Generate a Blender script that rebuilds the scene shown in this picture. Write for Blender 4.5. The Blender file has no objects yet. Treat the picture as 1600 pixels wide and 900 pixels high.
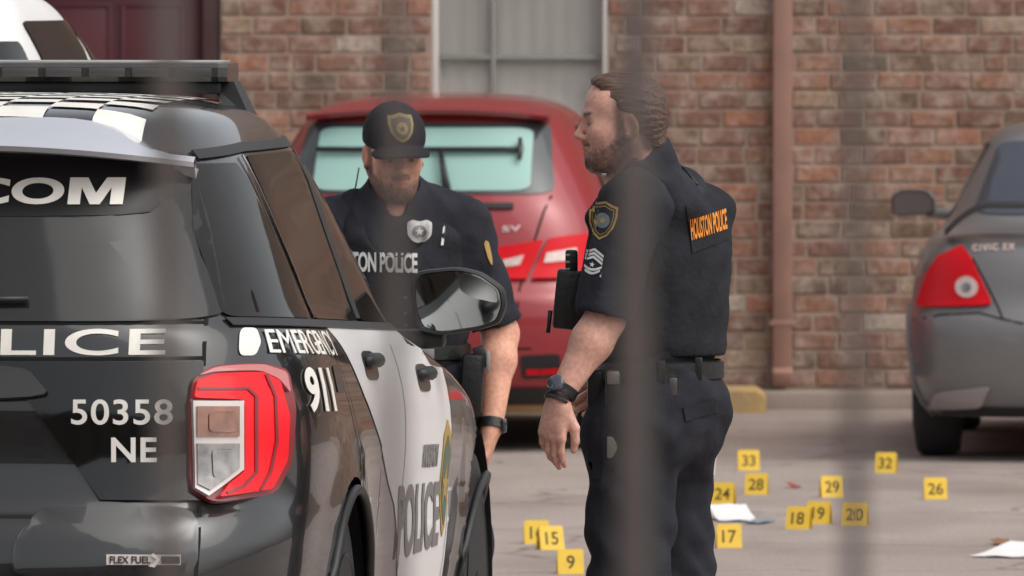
import bpy, bmesh, math, random
import numpy as np
from mathutils import Vector, Matrix
from mathutils.bvhtree import BVHTree

random.seed(7)
RNG = np.random.default_rng(11)
SC = bpy.context.scene
COL = SC.collection
PI = math.pi

# ------------------------------------------------------------------ camera
FPX = 16000.0                       # focal length in pixels of a 1600 px wide picture
CAMH = 2.0
cam_d = bpy.data.cameras.new('camera')
cam = bpy.data.objects.new('camera', cam_d)
COL.objects.link(cam)
cam_d.sensor_width = 36.0
cam_d.lens = 36.0 * FPX / 1600.0
cam.location = (0, 0, CAMH)
cam.rotation_euler = (math.radians(90) - math.atan(468 / FPX), 0, 0)
cam_d.clip_start = 0.1
cam_d.clip_end = 3000
cam_d.dof.use_dof = True
cam_d.dof.focus_distance = 25.3
cam_d.dof.aperture_fstop = 14.0
SC.camera = cam

# ------------------------------------------------------------------ sky and sun (bright overcast)
SUN_EL, SUN_AZ = 52.0, 58.0         # azimuth seen from behind the camera, towards the right
world = bpy.data.worlds.new('World')
SC.world = world
world.use_nodes = True
nt = world.node_tree
bg = nt.nodes['Background']
sky = nt.nodes.new('ShaderNodeTexSky')
sky.sky_type = 'NISHITA'
sky.sun_disc = False
sky.sun_elevation = math.radians(SUN_EL)
sky.sun_rotation = math.radians(180 - SUN_AZ)
sky.dust_density = 4.0
sky.ozone_density = 1.0
hs = nt.nodes.new('ShaderNodeHueSaturation')
hs.inputs['Saturation'].default_value = 0.22
nt.links.new(sky.outputs[0], hs.inputs['Color'])
nt.links.new(hs.outputs[0], bg.inputs[0])
bg.inputs[1].default_value = 0.15
sun_d = bpy.data.lights.new('sun', 'SUN')
sun_d.energy = 0.9
sun_d.angle = math.radians(70)
sun_d.color = (1.0, 0.95, 0.88)
sun = bpy.data.objects.new('sun', sun_d)
COL.objects.link(sun)
az = math.radians(SUN_AZ)
# light comes from behind the camera
sdir = Vector((math.sin(az) * math.cos(math.radians(SUN_EL)), -math.cos(az) * math.cos(math.radians(SUN_EL)), math.sin(math.radians(SUN_EL))))
sun.rotation_euler = (-sdir).to_track_quat('-Z', 'Y').to_euler()
sun.location = (-6, -8, 14)

SC.view_settings.view_transform = 'Standard'
SC.view_settings.look = 'None'
SC.view_settings.exposure = 0.25
SC.view_settings.gamma = 1.0
SC.view_settings.use_curve_mapping = False
SC.cycles.use_denoising = True
SC.cycles.max_bounces = 8


# ------------------------------------------------------------------ helpers
def wx(px, Y): return (px - 800.0) / FPX * Y
def wz(py, Y): return CAMH - (py + 18.0) / FPX * Y


def srgb(r, g, b):
    f = lambda c: (c / 12.92) if c <= 0.04045 else ((c + 0.055) / 1.055) ** 2.4
    return (f(r / 255), f(g / 255), f(b / 255))


MATS = {}


def mat(name, col, rough=0.5, metal=0.0, spec=0.5, coat=0.0, var=0.0, vscale=8.0, bump=0.0, bscale=60.0,
        sss=0.0, col2=None, emit=None, trans=0.0, ior=1.45, alpha=1.0, rvar=0.0):
    if name in MATS:
        return MATS[name]
    m = bpy.data.materials.new(name)
    m.use_nodes = True
    n = m.node_tree
    b = n.nodes['Principled BSDF']
    b.inputs['Base Color'].default_value = (*col, 1)
    b.inputs['Roughness'].default_value = rough
    b.inputs['Metallic'].default_value = metal
    b.inputs['Specular IOR Level'].default_value = spec
    b.inputs['Coat Weight'].default_value = coat
    b.inputs['Coat Roughness'].default_value = 0.03
    b.inputs['IOR'].default_value = ior
    if trans:
        b.inputs['Transmission Weight'].default_value = trans
    if sss:
        b.inputs['Subsurface Weight'].default_value = sss
        b.inputs['Subsurface Radius'].default_value = (0.01, 0.004, 0.002)
        b.inputs['Subsurface Scale'].default_value = 0.4
    tc = n.nodes.new('ShaderNodeTexCoord')
    if var or col2 is not None or rvar:
        nz = n.nodes.new('ShaderNodeTexNoise')
        nz.inputs['Scale'].default_value = vscale
        nz.inputs['Detail'].default_value = 6
        n.links.new(tc.outputs['Object'], nz.inputs['Vector'])
        if var or col2 is not None:
            rp = n.nodes.new('ShaderNodeValToRGB')
            rp.color_ramp.elements[0].position = 0.3
            rp.color_ramp.elements[1].position = 0.7
            c2 = col2 if col2 is not None else tuple(min(1, c * (1 + var)) for c in col)
            c1 = col if col2 is not None else tuple(c * (1 - var) for c in col)
            rp.color_ramp.elements[0].color = (*c1, 1)
            rp.color_ramp.elements[1].color = (*c2, 1)
            n.links.new(nz.outputs['Fac'], rp.inputs[0])
            n.links.new(rp.outputs[0], b.inputs['Base Color'])
        if rvar:
            mr = n.nodes.new('ShaderNodeMapRange')
            mr.inputs['From Min'].default_value = 0.3
            mr.inputs['From Max'].default_value = 0.7
            mr.inputs['To Min'].default_value = max(0.0, rough - rvar)
            mr.inputs['To Max'].default_value = min(1.0, rough + rvar)
            n.links.new(nz.outputs['Fac'], mr.inputs['Value'])
            n.links.new(mr.outputs[0], b.inputs['Roughness'])
    if bump:
        nb = n.nodes.new('ShaderNodeTexNoise')
        nb.inputs['Scale'].default_value = bscale
        nb.inputs['Detail'].default_value = 5
        n.links.new(tc.outputs['Object'], nb.inputs['Vector'])
        bp = n.nodes.new('ShaderNodeBump')
        bp.inputs['Strength'].default_value = bump
        bp.inputs['Distance'].default_value = 0.01
        n.links.new(nb.outputs['Fac'], bp.inputs['Height'])
        n.links.new(bp.outputs[0], b.inputs['Normal'])
    if emit:
        b.inputs['Emission Color'].default_value = (*emit[0], 1)
        b.inputs['Emission Strength'].default_value = emit[1]
    MATS[name] = m
    return m


def attr_mat(name, rough, sss=0.0, bump=0.0, bscale=200.0, spec=0.4):
    """Base colour read from the mesh's own colour attribute (skin with its beard, lips, brows)."""
    m = mat(name, (0.5, 0.3, 0.25), rough, spec=spec, sss=sss, bump=bump, bscale=bscale)
    n = m.node_tree
    a = n.nodes.new('ShaderNodeAttribute')
    a.attribute_name = 'Col'
    nz = n.nodes.new('ShaderNodeTexNoise'); nz.inputs['Scale'].default_value = 90.0; nz.inputs['Detail'].default_value = 8
    tc = n.nodes.new('ShaderNodeTexCoord'); n.links.new(tc.outputs['Object'], nz.inputs['Vector'])
    rp = n.nodes.new('ShaderNodeValToRGB')
    rp.color_ramp.elements[0].position = 0.3; rp.color_ramp.elements[0].color = (0.78, 0.70, 0.67, 1)
    rp.color_ramp.elements[1].position = 0.68; rp.color_ramp.elements[1].color = (1.08, 1.06, 1.05, 1)
    n.links.new(nz.outputs['Fac'], rp.inputs[0])
    mx = n.nodes.new('ShaderNodeMixRGB'); mx.blend_type = 'MULTIPLY'; mx.inputs[0].default_value = 0.8
    n.links.new(a.outputs['Color'], mx.inputs[1]); n.links.new(rp.outputs[0], mx.inputs[2])
    n.links.new(mx.outputs[0], n.nodes['Principled BSDF'].inputs['Base Color'])
    return m


def tag(o, label=None, cat=None, group=None, kind=None):
    if label: o['label'] = label
    if cat: o['category'] = cat
    if group: o['group'] = group
    if kind: o['kind'] = kind
    return o


def empty(name, loc=(0, 0, 0), rz=0.0):
    o = bpy.data.objects.new(name, None)
    o.empty_display_size = 0.2
    o.location = loc
    o.rotation_euler = (0, 0, rz)
    COL.objects.link(o)
    return o


def link(name, me, material=None, parent=None, smooth=False, angle=None):
    if material is not None and len(me.materials) == 0:
        me.materials.append(material)
    if smooth or angle:
        me.polygons.foreach_set('use_smooth', [True] * len(me.polygons))
        if angle:
            me.set_sharp_from_angle(angle=math.radians(angle))
    o = bpy.data.objects.new(name, me)
    COL.objects.link(o)
    if parent is not None:
        o.parent = parent
    return o


def bm_obj(name, bm, material, parent=None, smooth=False, angle=None, recalc=True):
    if recalc:
        bmesh.ops.recalc_face_normals(bm, faces=bm.faces[:])
    me = bpy.data.meshes.new(name)
    bm.to_mesh(me)
    bm.free()
    return link(name, me, material, parent, smooth, angle)


def np_obj(name, verts, faces, material, parent=None, smooth=True, angle=None):
    me = bpy.data.meshes.new(name)
    me.from_pydata([tuple(v) for v in verts], [], [tuple(int(i) for i in f) for f in faces])
    me.update()
    return link(name, me, material, parent, smooth, angle)


def add_box(bm, c, s, rot=None, bevel=0.0):
    """box of full size s centred on c"""
    t = bmesh.new()
    bmesh.ops.create_cube(t, size=1.0)
    for v in t.verts:
        v.co = Vector((v.co.x * s[0], v.co.y * s[1], v.co.z * s[2]))
    if bevel:
        bmesh.ops.bevel(t, geom=t.edges[:], offset=bevel, segments=2, affect='EDGES', profile=0.5)
    M = Matrix.Translation(Vector(c))
    if rot is not None:
        M = M @ rot.to_4x4()
    t.transform(M)
    me = bpy.data.meshes.new('tmp')
    t.to_mesh(me)
    t.free()
    bm.from_mesh(me)
    bpy.data.meshes.remove(me)
    return bm


def box_obj(name, c, s, material, parent=None, rot=None, bevel=0.004):
    bm = bmesh.new()
    add_box(bm, c, s, rot, bevel)
    return bm_obj(name, bm, material, parent, angle=35)


def tube(bm, pts, r, seg=10, cap=True):
    """tube through 3-D points; r is a number or a list"""
    pts = [Vector(p) for p in pts]
    rs = r if isinstance(r, (list, tuple)) else [r] * len(pts)
    rings = []
    for i, p in enumerate(pts):
        if i == 0: t = pts[1] - p
        elif i == len(pts) - 1: t = p - pts[i - 1]
        else: t = pts[i + 1] - pts[i - 1]
        t.normalize()
        a = Vector((0, 0, 1)) if abs(t.z) < 0.9 else Vector((1, 0, 0))
        u = t.cross(a).normalized()
        w = t.cross(u).normalized()
        rings.append([bm.verts.new(p + rs[i] * (math.cos(2 * PI * k / seg) * u + math.sin(2 * PI * k / seg) * w)) for k in range(seg)])
    for i in range(len(rings) - 1):
        for k in range(seg):
            bm.faces.new((rings[i][k], rings[i][(k + 1) % seg], rings[i + 1][(k + 1) % seg], rings[i + 1][k]))
    if cap:
        bm.faces.new(rings[0][::-1])
        bm.faces.new(rings[-1])
    return bm


def lathe(bm, prof, seg=40, axis='X', c=(0, 0, 0)):
    """prof: list of (along, radius) swept about the axis through c"""
    c = Vector(c)
    rings = []
    for (h, r) in prof:
        ring = []
        for k in range(seg):
            a = 2 * PI * k / seg
            if axis == 'X': p = Vector((h, r * math.cos(a), r * math.sin(a)))
            elif axis == 'Y': p = Vector((r * math.cos(a), h, r * math.sin(a)))
            else: p = Vector((r * math.cos(a), r * math.sin(a), h))
            ring.append(bm.verts.new(c + p))
        rings.append(ring)
    for i in range(len(rings) - 1):
        for k in range(seg):
            bm.faces.new((rings[i][k], rings[i][(k + 1) % seg], rings[i + 1][(k + 1) % seg], rings[i + 1][k]))
    bm.faces.new(rings[0])
    bm.faces.new(rings[-1][::-1])
    return bm


def smooth_poly(pts, rad=0.25, n=4):
    """round the corners of a polygon: rad is the share of each edge that the corner takes"""
    out = []
    m = len(pts)
    for i in range(m):
        p0, p1, p2 = [np.array(pts[j % m], float) for j in (i - 1, i, i + 1)]
        a = p1 + (p0 - p1) * rad
        b = p1 + (p2 - p1) * rad
        for k in range(n + 1):
            t = k / n
            out.append(tuple((1 - t) ** 2 * a + 2 * t * (1 - t) * p1 + t * t * b))
    return out


def strip_poly(pts, w):
    """thin polygon following a polyline"""
    pts = [np.array(p, float) for p in pts]
    L, R = [], []
    for i, p in enumerate(pts):
        t = pts[min(i + 1, len(pts) - 1)] - pts[max(i - 1, 0)]
        t /= (np.linalg.norm(t) + 1e-9)
        nrm = np.array([-t[1], t[0]]) * w / 2
        L.append(tuple(p + nrm)); R.append(tuple(p - nrm))
    return L + R[::-1]


def text_bm(s, bold=0.0, spacing=1.0):
    """flat text mesh, normalised to the unit square (x 0..1, y 0..1); returns bm and its width/height ratio"""
    cu = bpy.data.curves.new('txt', 'FONT')
    cu.body = s
    cu.size = 1.0
    cu.offset = bold
    cu.space_character = spacing
    cu.resolution_u = 7
    o = bpy.data.objects.new('txt', cu)
    COL.objects.link(o)
    bpy.context.view_layer.update()
    dg = bpy.context.evaluated_depsgraph_get()
    me = bpy.data.meshes.new_from_object(o.evaluated_get(dg))
    bm = bmesh.new()
    bm.from_mesh(me)
    bpy.data.objects.remove(o)
    bpy.data.curves.remove(cu)
    bpy.data.meshes.remove(me)
    xs = [v.co.x for v in bm.verts]; ys = [v.co.y for v in bm.verts]
    x0, x1, y0, y1 = min(xs), max(xs), min(ys), max(ys)
    for v in bm.verts:
        v.co = Vector(((v.co.x - x0) / (x1 - x0), (v.co.y - y0) / (y1 - y0), 0))
    bmesh.ops.triangulate(bm, faces=bm.faces[:])
    return bm, (x1 - x0) / (y1 - y0)


def poly_bm(polys):
    bm = bmesh.new()
    for p in polys:
        vs = [bm.verts.new((q[0], q[1], 0)) for q in p]
        bm.faces.new(vs)
    bm.normal_update()
    bmesh.ops.triangulate(bm, faces=bm.faces[:], ngon_method='EAR_CLIP')
    return bm


def grid_cut(bm, sx, sy):
    xs = [v.co.x for v in bm.verts]; ys = [v.co.y for v in bm.verts]
    for ax, lo, hi, st in ((0, min(xs), max(xs), sx), (1, min(ys), max(ys), sy)):
        if not st: continue
        k = lo + st
        while k < hi - st * 0.2:
            co = Vector((k, 0, 0)) if ax == 0 else Vector((0, k, 0))
            no = Vector((1, 0, 0)) if ax == 0 else Vector((0, 1, 0))
            bmesh.ops.bisect_plane(bm, geom=bm.verts[:] + bm.edges[:] + bm.faces[:], plane_co=co, plane_no=no, dist=1e-7)
            k += st
    return bm


def mapped(name, bm, fn, off, thick, material, parent, sx=0.04, sy=0.04, angle=40):
    """lay a flat bmesh on a surface: fn(x, y) -> (point, normal)"""
    if sx: grid_cut(bm, sx, sy)
    base = {v.index: None for v in bm.verts}
    if thick:
        faces = bm.faces[:]
        ret = bmesh.ops.extrude_face_region(bm, geom=faces)
        top = set(g for g in ret['geom'] if isinstance(g, bmesh.types.BMVert))
    else:
        top = set(bm.verts)
    for v in bm.verts:
        p, nrm = fn(v.co.x, v.co.y)
        o = off + (thick if v in top else 0.0)
        v.co = Vector(p) + Vector(nrm) * o
    return bm_obj(name, bm, material, parent, angle=angle)


# ------------------------------------------------------------------ implicit bodies (people)
class Field:
    def __init__(self, lo, hi, h):
        self.lo = np.array(lo, float); self.h = h
        self.n = np.ceil((np.array(hi, float) - self.lo) / h).astype(int) + 1
        self.ax = [self.lo[i] + h * np.arange(self.n[i]) for i in range(3)]
        self.F = np.full(tuple(self.n), 9.0, np.float32)

    def _blk(self, lo, hi, m):
        s = []
        for i in range(3):
            a = int(max(0, math.floor((lo[i] - m - self.lo[i]) / self.h)))
            b = int(min(self.n[i], math.ceil((hi[i] + m - self.lo[i]) / self.h) + 1))
            if b <= a: return None, None
            s.append(slice(a, b))
        P = [self.ax[0][s[0]][:, None, None], self.ax[1][s[1]][None, :, None], self.ax[2][s[2]][None, None, :]]
        return tuple(s), P

    def _comb(self, s, d, k, op):
        A = self.F[s]
        if op == 'u':
            if k > 0:
                hh = np.maximum(k - np.abs(A - d), 0) / k
                A = np.minimum(A, d) - hh * hh * k * 0.25
            else:
                A = np.minimum(A, d)
        else:                                   # subtract
            if k > 0:
                hh = np.maximum(k - np.abs(A + d), 0) / k
                A = np.maximum(A, -d) + hh * hh * k * 0.25
            else:
                A = np.maximum(A, -d)
        self.F[s] = A

    def cone(self, a, b, r1, r2, k=0.02, op='u', sq=None):
        a = np.array(a, float); b = np.array(b, float)
        R = max(r1, r2) * (max(1.0, sq[1]) if sq else 1.0)
        s, P = self._blk(np.minimum(a, b) - R, np.maximum(a, b) + R, k + 3 * self.h)
        if s is None: return
        ab = b - a
        L2 = float(ab @ ab) + 1e-12
        q = [P[i] - a[i] for i in range(3)]
        t = np.clip((q[0] * ab[0] + q[1] * ab[1] + q[2] * ab[2]) / L2, 0, 1)
        q = [q[i] - t * ab[i] for i in range(3)]
        if sq:
            e = np.array(sq[0], float); e /= np.linalg.norm(e)
            c = (q[0] * e[0] + q[1] * e[1] + q[2] * e[2]) * (1.0 / sq[1] - 1.0)
            q = [q[i] + c * e[i] for i in range(3)]
        d = np.sqrt(q[0] ** 2 + q[1] ** 2 + q[2] ** 2) - (r1 + (r2 - r1) * t)
        self._comb(s, d.astype(np.float32), k, op)

    def ell(self, c, r, M=None, k=0.02, op='u'):
        c = np.array(c, float); r = np.array(r, float)
        M = np.eye(3) if M is None else np.array(M)
        ext = np.abs(M) @ r
        s, P = self._blk(c - ext, c + ext, k + 3 * self.h)
        if s is None: return
        q = [P[i] - c[i] for i in range(3)]
        l = [(q[0] * M[0, j] + q[1] * M[1, j] + q[2] * M[2, j]) for j in range(3)]
        k0 = np.sqrt(sum((l[j] / r[j]) ** 2 for j in range(3)))
        k1 = np.sqrt(sum((l[j] / r[j] ** 2) ** 2 for j in range(3))) + 1e-9
        d = k0 * (k0 - 1.0) / k1
        self._comb(s, d.astype(np.float32), k, op)

    def box(self, c, half, M=None, rad=0.01, k=0.01, op='u'):
        c = np.array(c, float); half = np.array(half, float) - rad
        M = np.eye(3) if M is None else np.array(M)
        ext = np.abs(M) @ (half + rad)
        s, P = self._blk(c - ext, c + ext, k + 3 * self.h)
        if s is None: return
        q = [P[i] - c[i] for i in range(3)]
        l = [np.abs(q[0] * M[0, j] + q[1] * M[1, j] + q[2] * M[2, j]) - half[j] for j in range(3)]
        d = np.sqrt(sum(np.maximum(x, 0) ** 2 for x in l)) + np.minimum(np.maximum(np.maximum(l[0], l[1]), l[2]), 0) - rad
        self._comb(s, d.astype(np.float32), k, op)

    def half(self, p, n, k=0.0):
        """keep only the side the normal n points away from"""
        n = np.array(n, float); n /= np.linalg.norm(n); p = np.array(p, float)
        d = (self.ax[0][:, None, None] - p[0]) * n[0] + (self.ax[1][None, :, None] - p[1]) * n[1] + (self.ax[2][None, None, :] - p[2]) * n[2]
        self.F = np.maximum(self.F, d.astype(np.float32))

    def warp(self, fn):
        x, y, z = np.meshgrid(*self.ax, indexing='ij', sparse=True)
        self.F = self.F + fn(x, y, z).astype(np.float32)

    def mesh(self):
        F, h = self.F, self.h
        s = F < 0
        c = np.zeros(tuple(self.n - 1), np.int8)
        offs = [(i, j, k) for i in (0, 1) for j in (0, 1) for k in (0, 1)]
        N = self.n
        for (i, j, k) in offs:
            c += s[i:N[0] - 1 + i, j:N[1] - 1 + j, k:N[2] - 1 + k]
        act = (c > 0) & (c < 8)
        ids = np.argwhere(act)
        idx = np.full(act.shape, -1, np.int64)
        idx[act] = np.arange(len(ids))
        acc = np.zeros((len(ids), 3)); cnt = np.zeros(len(ids))
        for o0 in offs:
            for ax in range(3):
                if o0[ax]: continue
                o1 = list(o0); o1[ax] = 1
                f0 = F[ids[:, 0] + o0[0], ids[:, 1] + o0[1], ids[:, 2] + o0[2]]
                f1 = F[ids[:, 0] + o1[0], ids[:, 1] + o1[1], ids[:, 2] + o1[2]]
                m = (f0 < 0) != (f1 < 0)
                t = np.where(m, f0 / np.where(m, f0 - f1, 1), 0)
                p = np.array(o0, float)[None, :] + t[:, None] * (np.array(o1) - np.array(o0))[None, :]
                acc[m] += p[m]; cnt[m] += 1
        V = self.lo + (ids + acc / np.maximum(cnt, 1)[:, None]) * h
        quads = []
        for ax in range(3):
            sl0 = [slice(1, -1)] * 3; sl1 = [slice(1, -1)] * 3
            sl0[ax] = slice(0, N[ax] - 1); sl1[ax] = slice(1, N[ax])
            a = s[tuple(sl0)]; b = s[tuple(sl1)]
            e = np.argwhere(a != b)
            if len(e) == 0: continue
            base = e.copy()
            for q in range(3):
                if q != ax: base[:, q] += 1
            u, v = [(1, 2), (2, 0), (0, 1)][ax]
            def cell(du, dv):
                w = base.copy(); w[:, u] += du; w[:, v] += dv
                return idx[w[:, 0], w[:, 1], w[:, 2]]
            Q = np.stack([cell(-1, -1), cell(0, -1), cell(0, 0), cell(-1, 0)], 1)
            fl = ~a[e[:, 0], e[:, 1], e[:, 2]]
            Q[fl] = Q[fl][:, ::-1]
            quads.append(Q)
        Q = np.concatenate(quads)
        Q = Q[(Q >= 0).all(1)]
        return V, Q


def wrink(seed, freqs, amps):
    """smooth pseudo noise: sums of warped sines, for folds in cloth"""
    r = np.random.default_rng(seed)
    D = [(r.normal(size=3), r.uniform(0, 6.28)) for _ in range(4 * len(freqs))]
    def fn(x, y, z):
        t = 0
        for i, (f, a) in enumerate(zip(freqs, amps)):
            for j in range(4):
                d, ph = D[4 * i + j]
                d = d / np.linalg.norm(d)
                t = t + a / 2 * np.sin(f * (d[0] * x + d[1] * y + d[2] * z) + ph + 1.3 * np.sin(0.6 * f * (d[1] * x - d[2] * y + d[0] * z)))
        return t
    return fn


def field_obj(name, fld, material, parent, root=(0, 0, 0)):
    V, Q = fld.mesh()
    o = np_obj(name, V, Q, material, parent, smooth=True)
    return o


def bvh_of(objs):
    """BVH of several sibling meshes in their parent's frame"""
    V, Fc = [], []
    for o in objs:
        b = len(V)
        V += [v.co.copy() for v in o.data.vertices]
        Fc += [[b + i for i in p.vertices] for p in o.data.polygons]
    return BVHTree.FromPolygons(V, Fc)


def decal(name, bm, bvh, c, ux, uy, d, off, thick, material, parent, sx=0.01, angle=50):
    """flat bmesh laid on a surface by casting along d from the plane through c"""
    c, ux, uy, d = Vector(c), Vector(ux), Vector(uy), Vector(d).normalized()
    def fn(x, y):
        p = c + ux * x + uy * y
        hit, nrm, i, dist = bvh.ray_cast(p - d * 0.4, d)
        if hit is None:
            hit, nrm, i, dist = bvh.find_nearest(p)
        return hit, -d
    return mapped(name, bm, fn, off, thick, material, parent, sx, sx, angle)


# ------------------------------------------------------------------ ground
def ground_material():
    m = bpy.data.materials.new('worn_parking_lot')
    m.use_nodes = True
    n = m.node_tree
    b = n.nodes['Principled BSDF']
    tc = n.nodes.new('ShaderNodeTexCoord')
    def noise(scale, det, sx=1, sy=1):
        mp = n.nodes.new('ShaderNodeMapping')
        mp.inputs['Scale'].default_value = (sx, sy, 1)
        z = n.nodes.new('ShaderNodeTexNoise')
        z.inputs['Scale'].default_value = scale
        z.inputs['Detail'].default_value = det
        n.links.new(tc.outputs['Object'], mp.inputs[0])
        n.links.new(mp.outputs[0], z.inputs['Vector'])
        return z
    big = noise(0.35, 4)
    rp = n.nodes.new('ShaderNodeValToRGB')
    rp.color_ramp.elements[0].position = 0.34
    rp.color_ramp.elements[0].color = (*srgb(150, 138, 130), 1)
    rp.color_ramp.elements[1].position = 0.68
    rp.color_ramp.elements[1].color = (*srgb(166, 154, 147), 1)
    n.links.new(big.outputs['Fac'], rp.inputs[0])
    st = noise(1.6, 7, 1.0, 0.45)
    rs = n.nodes.new('ShaderNodeValToRGB')
    rs.color_ramp.elements[0].position = 0.36
    rs.color_ramp.elements[0].color = (0.62, 0.59, 0.57, 1)
    rs.color_ramp.elements[1].position = 0.56
    rs.color_ramp.elements[1].color = (1, 1, 1, 1)
    n.links.new(st.outputs['Fac'], rs.inputs[0])
    mx = n.nodes.new('ShaderNodeMixRGB'); mx.blend_type = 'MULTIPLY'; mx.inputs[0].default_value = 0.5
    n.links.new(rp.outputs[0], mx.inputs[1]); n.links.new(rs.outputs[0], mx.inputs[2])
    gr = noise(55, 3, 1, 0.6)
    rg = n.nodes.new('ShaderNodeValToRGB')
    rg.color_ramp.elements[0].position = 0.3
    rg.color_ramp.elements[0].color = (0.8, 0.78, 0.77, 1)
    rg.color_ramp.elements[1].position = 0.62
    rg.color_ramp.elements[1].color = (1.08, 1.06, 1.05, 1)
    n.links.new(gr.outputs['Fac'], rg.inputs[0])
    m2 = n.nodes.new('ShaderNodeMixRGB'); m2.blend_type = 'MULTIPLY'; m2.inputs[0].default_value = 0.8
    n.links.new(mx.outputs[0], m2.inputs[1]); n.links.new(rg.outputs[0], m2.inputs[2])
    # cracks
    vo = n.nodes.new('ShaderNodeTexVoronoi'); vo.feature = 'DISTANCE_TO_EDGE'; vo.inputs['Scale'].default_value = 0.55
    wn = noise(2.2, 5)
    av = n.nodes.new('ShaderNodeVectorMath'); av.operation = 'MULTIPLY_ADD'
    av.inputs[1].default_value = (0.5, 0.5, 0.5)
    n.links.new(wn.outputs['Color'], av.inputs[0]); n.links.new(tc.outputs['Object'], av.inputs[2])
    n.links.new(av.outputs[0], vo.inputs['Vector'])
    rc = n.nodes.new('ShaderNodeValToRGB')
    rc.color_ramp.elements[0].position = 0.0
    rc.color_ramp.elements[0].color = (0.45, 0.42, 0.4, 1)
    rc.color_ramp.elements[1].position = 0.012
    rc.color_ramp.elements[1].color = (1, 1, 1, 1)
    n.links.new(vo.outputs['Distance'], rc.inputs[0])
    m3 = n.nodes.new('ShaderNodeMixRGB'); m3.blend_type = 'MULTIPLY'; m3.inputs[0].default_value = 0.8
    n.links.new(m2.outputs[0], m3.inputs[1]); n.links.new(rc.outputs[0], m3.inputs[2])
    n.links.new(m3.outputs[0], b.inputs['Base Color'])
    b.inputs['Roughness'].default_value = 0.85
    bp = n.nodes.new('ShaderNodeBump'); bp.inputs['Strength'].default_value = 0.4; bp.inputs['Distance'].default_value = 0.01
    n.links.new(gr.outputs['Fac'], bp.inputs['Height']); n.links.new(bp.outputs[0], b.inputs['Normal'])
    return m


bm = bmesh.new()
bmesh.ops.create_grid(bm, x_segments=2, y_segments=2, size=600)
g = bm_obj('ground', bm, ground_material())
g.location = (0, 150, 0)
tag(g, 'worn pinkish grey paved parking lot', 'ground', kind='structure')

# ------------------------------------------------------------------ apartment building with its brick wall
WY = 49.0
SW = FPX / WY
bld = empty('apartment_building', (0, WY, 0))
tag(bld, 'apartment building of mottled red brick with maroon door and curtained window', 'building')

m_mortar = mat('mortar', srgb(162, 142, 127), 0.95, var=0.14, vscale=3.0, bump=0.5, bscale=90)


def brick_material(name, island):
    m = bpy.data.materials.new(name)
    m.use_nodes = True
    n = m.node_tree
    b = n.nodes['Principled BSDF']
    b.inputs['Roughness'].default_value = 0.92
    if island:
        g = n.nodes.new('ShaderNodeNewGeometry'); rnd = g.outputs['Random Per Island']
    else:
        g = n.nodes.new('ShaderNodeObjectInfo'); rnd = g.outputs['Random']
    rp = n.nodes.new('ShaderNodeValToRGB')
    cols = [(0.0, (129, 96, 83)), (0.16, (138, 104, 89)), (0.30, (116, 92, 78)), (0.42, (149, 111, 92)), (0.55, (133, 111, 94)),
            (0.66, (122, 90, 77)), (0.75, (155, 132, 111)), (0.84, (110, 95, 83)), (0.91, (159, 112, 91)), (0.96, (171, 156, 144))]
    rp.color_ramp.interpolation = 'CONSTANT'
    while len(rp.color_ramp.elements) < len(cols):
        rp.color_ramp.elements.new(0.5)
    for e, (p, c) in zip(rp.color_ramp.elements, cols):
        e.position = p; e.color = (*srgb(*c), 1)
    n.links.new(rnd, rp.inputs[0])
    tc = n.nodes.new('ShaderNodeTexCoord')
    geo = n.nodes.new('ShaderNodeNewGeometry')
    nz = n.nodes.new('ShaderNodeTexNoise'); nz.inputs['Scale'].default_value = 9.0; nz.inputs['Detail'].default_value = 6
    n.links.new(geo.outputs['Position'], nz.inputs['Vector'])
    # lime bloom and smeared mortar on some bricks
    r2 = n.nodes.new('ShaderNodeValToRGB')
    r2.color_ramp.elements[0].position = 0.45; r2.color_ramp.elements[0].color = (0, 0, 0, 1)
    r2.color_ramp.elements[1].position = 0.70; r2.color_ramp.elements[1].color = (0.75, 0.75, 0.75, 1)
    n.links.new(nz.outputs['Fac'], r2.inputs[0])
    mx = n.nodes.new('ShaderNodeMixRGB')
    mx.inputs[2].default_value = (*srgb(178, 160, 147), 1)
    n.links.new(r2.outputs[0], mx.inputs[0]); n.links.new(rp.outputs[0], mx.inputs[1])
    n3 = n.nodes.new('ShaderNodeTexNoise'); n3.inputs['Scale'].default_value = 28.0; n3.inputs['Detail'].default_value = 5
    n.links.new(geo.outputs['Position'], n3.inputs['Vector'])
    r3 = n.nodes.new('ShaderNodeValToRGB')
    r3.color_ramp.elements[0].position = 0.3; r3.color_ramp.elements[0].color = (0.62, 0.6, 0.58, 1)
    r3.color_ramp.elements[1].position = 0.6; r3.color_ramp.elements[1].color = (1.1, 1.08, 1.05, 1)
    n.links.new(n3.outputs['Fac'], r3.inputs[0])
    m2 = n.nodes.new('ShaderNodeMixRGB'); m2.blend_type = 'MULTIPLY'; m2.inputs[0].default_value = 0.85
    n.links.new(mx.outputs[0], m2.inputs[1]); n.links.new(r3.outputs[0], m2.inputs[2])
    n.links.new(m2.outputs[0], b.inputs['Base Color'])
    bp = n.nodes.new('ShaderNodeBump'); bp.inputs['Strength'].default_value = 0.6; bp.inputs['Distance'].default_value = 0.01
    n.links.new(n3.outputs['Fac'], bp.inputs['Height']); n.links.new(bp.outputs[0], b.inputs['Normal'])
    return m


m_brick = brick_material('mottled_brick', False)
m_brick_i = brick_material('mottled_brick_field', True)

DOOR = (wx(40, WY), wx(345, WY), 0.10, 2.12)
WIN = (wx(674, WY), wx(952, WY), 0.95, 2.22)
XL, XR, ZT = -7.0, 8.0, 3.3

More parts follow.
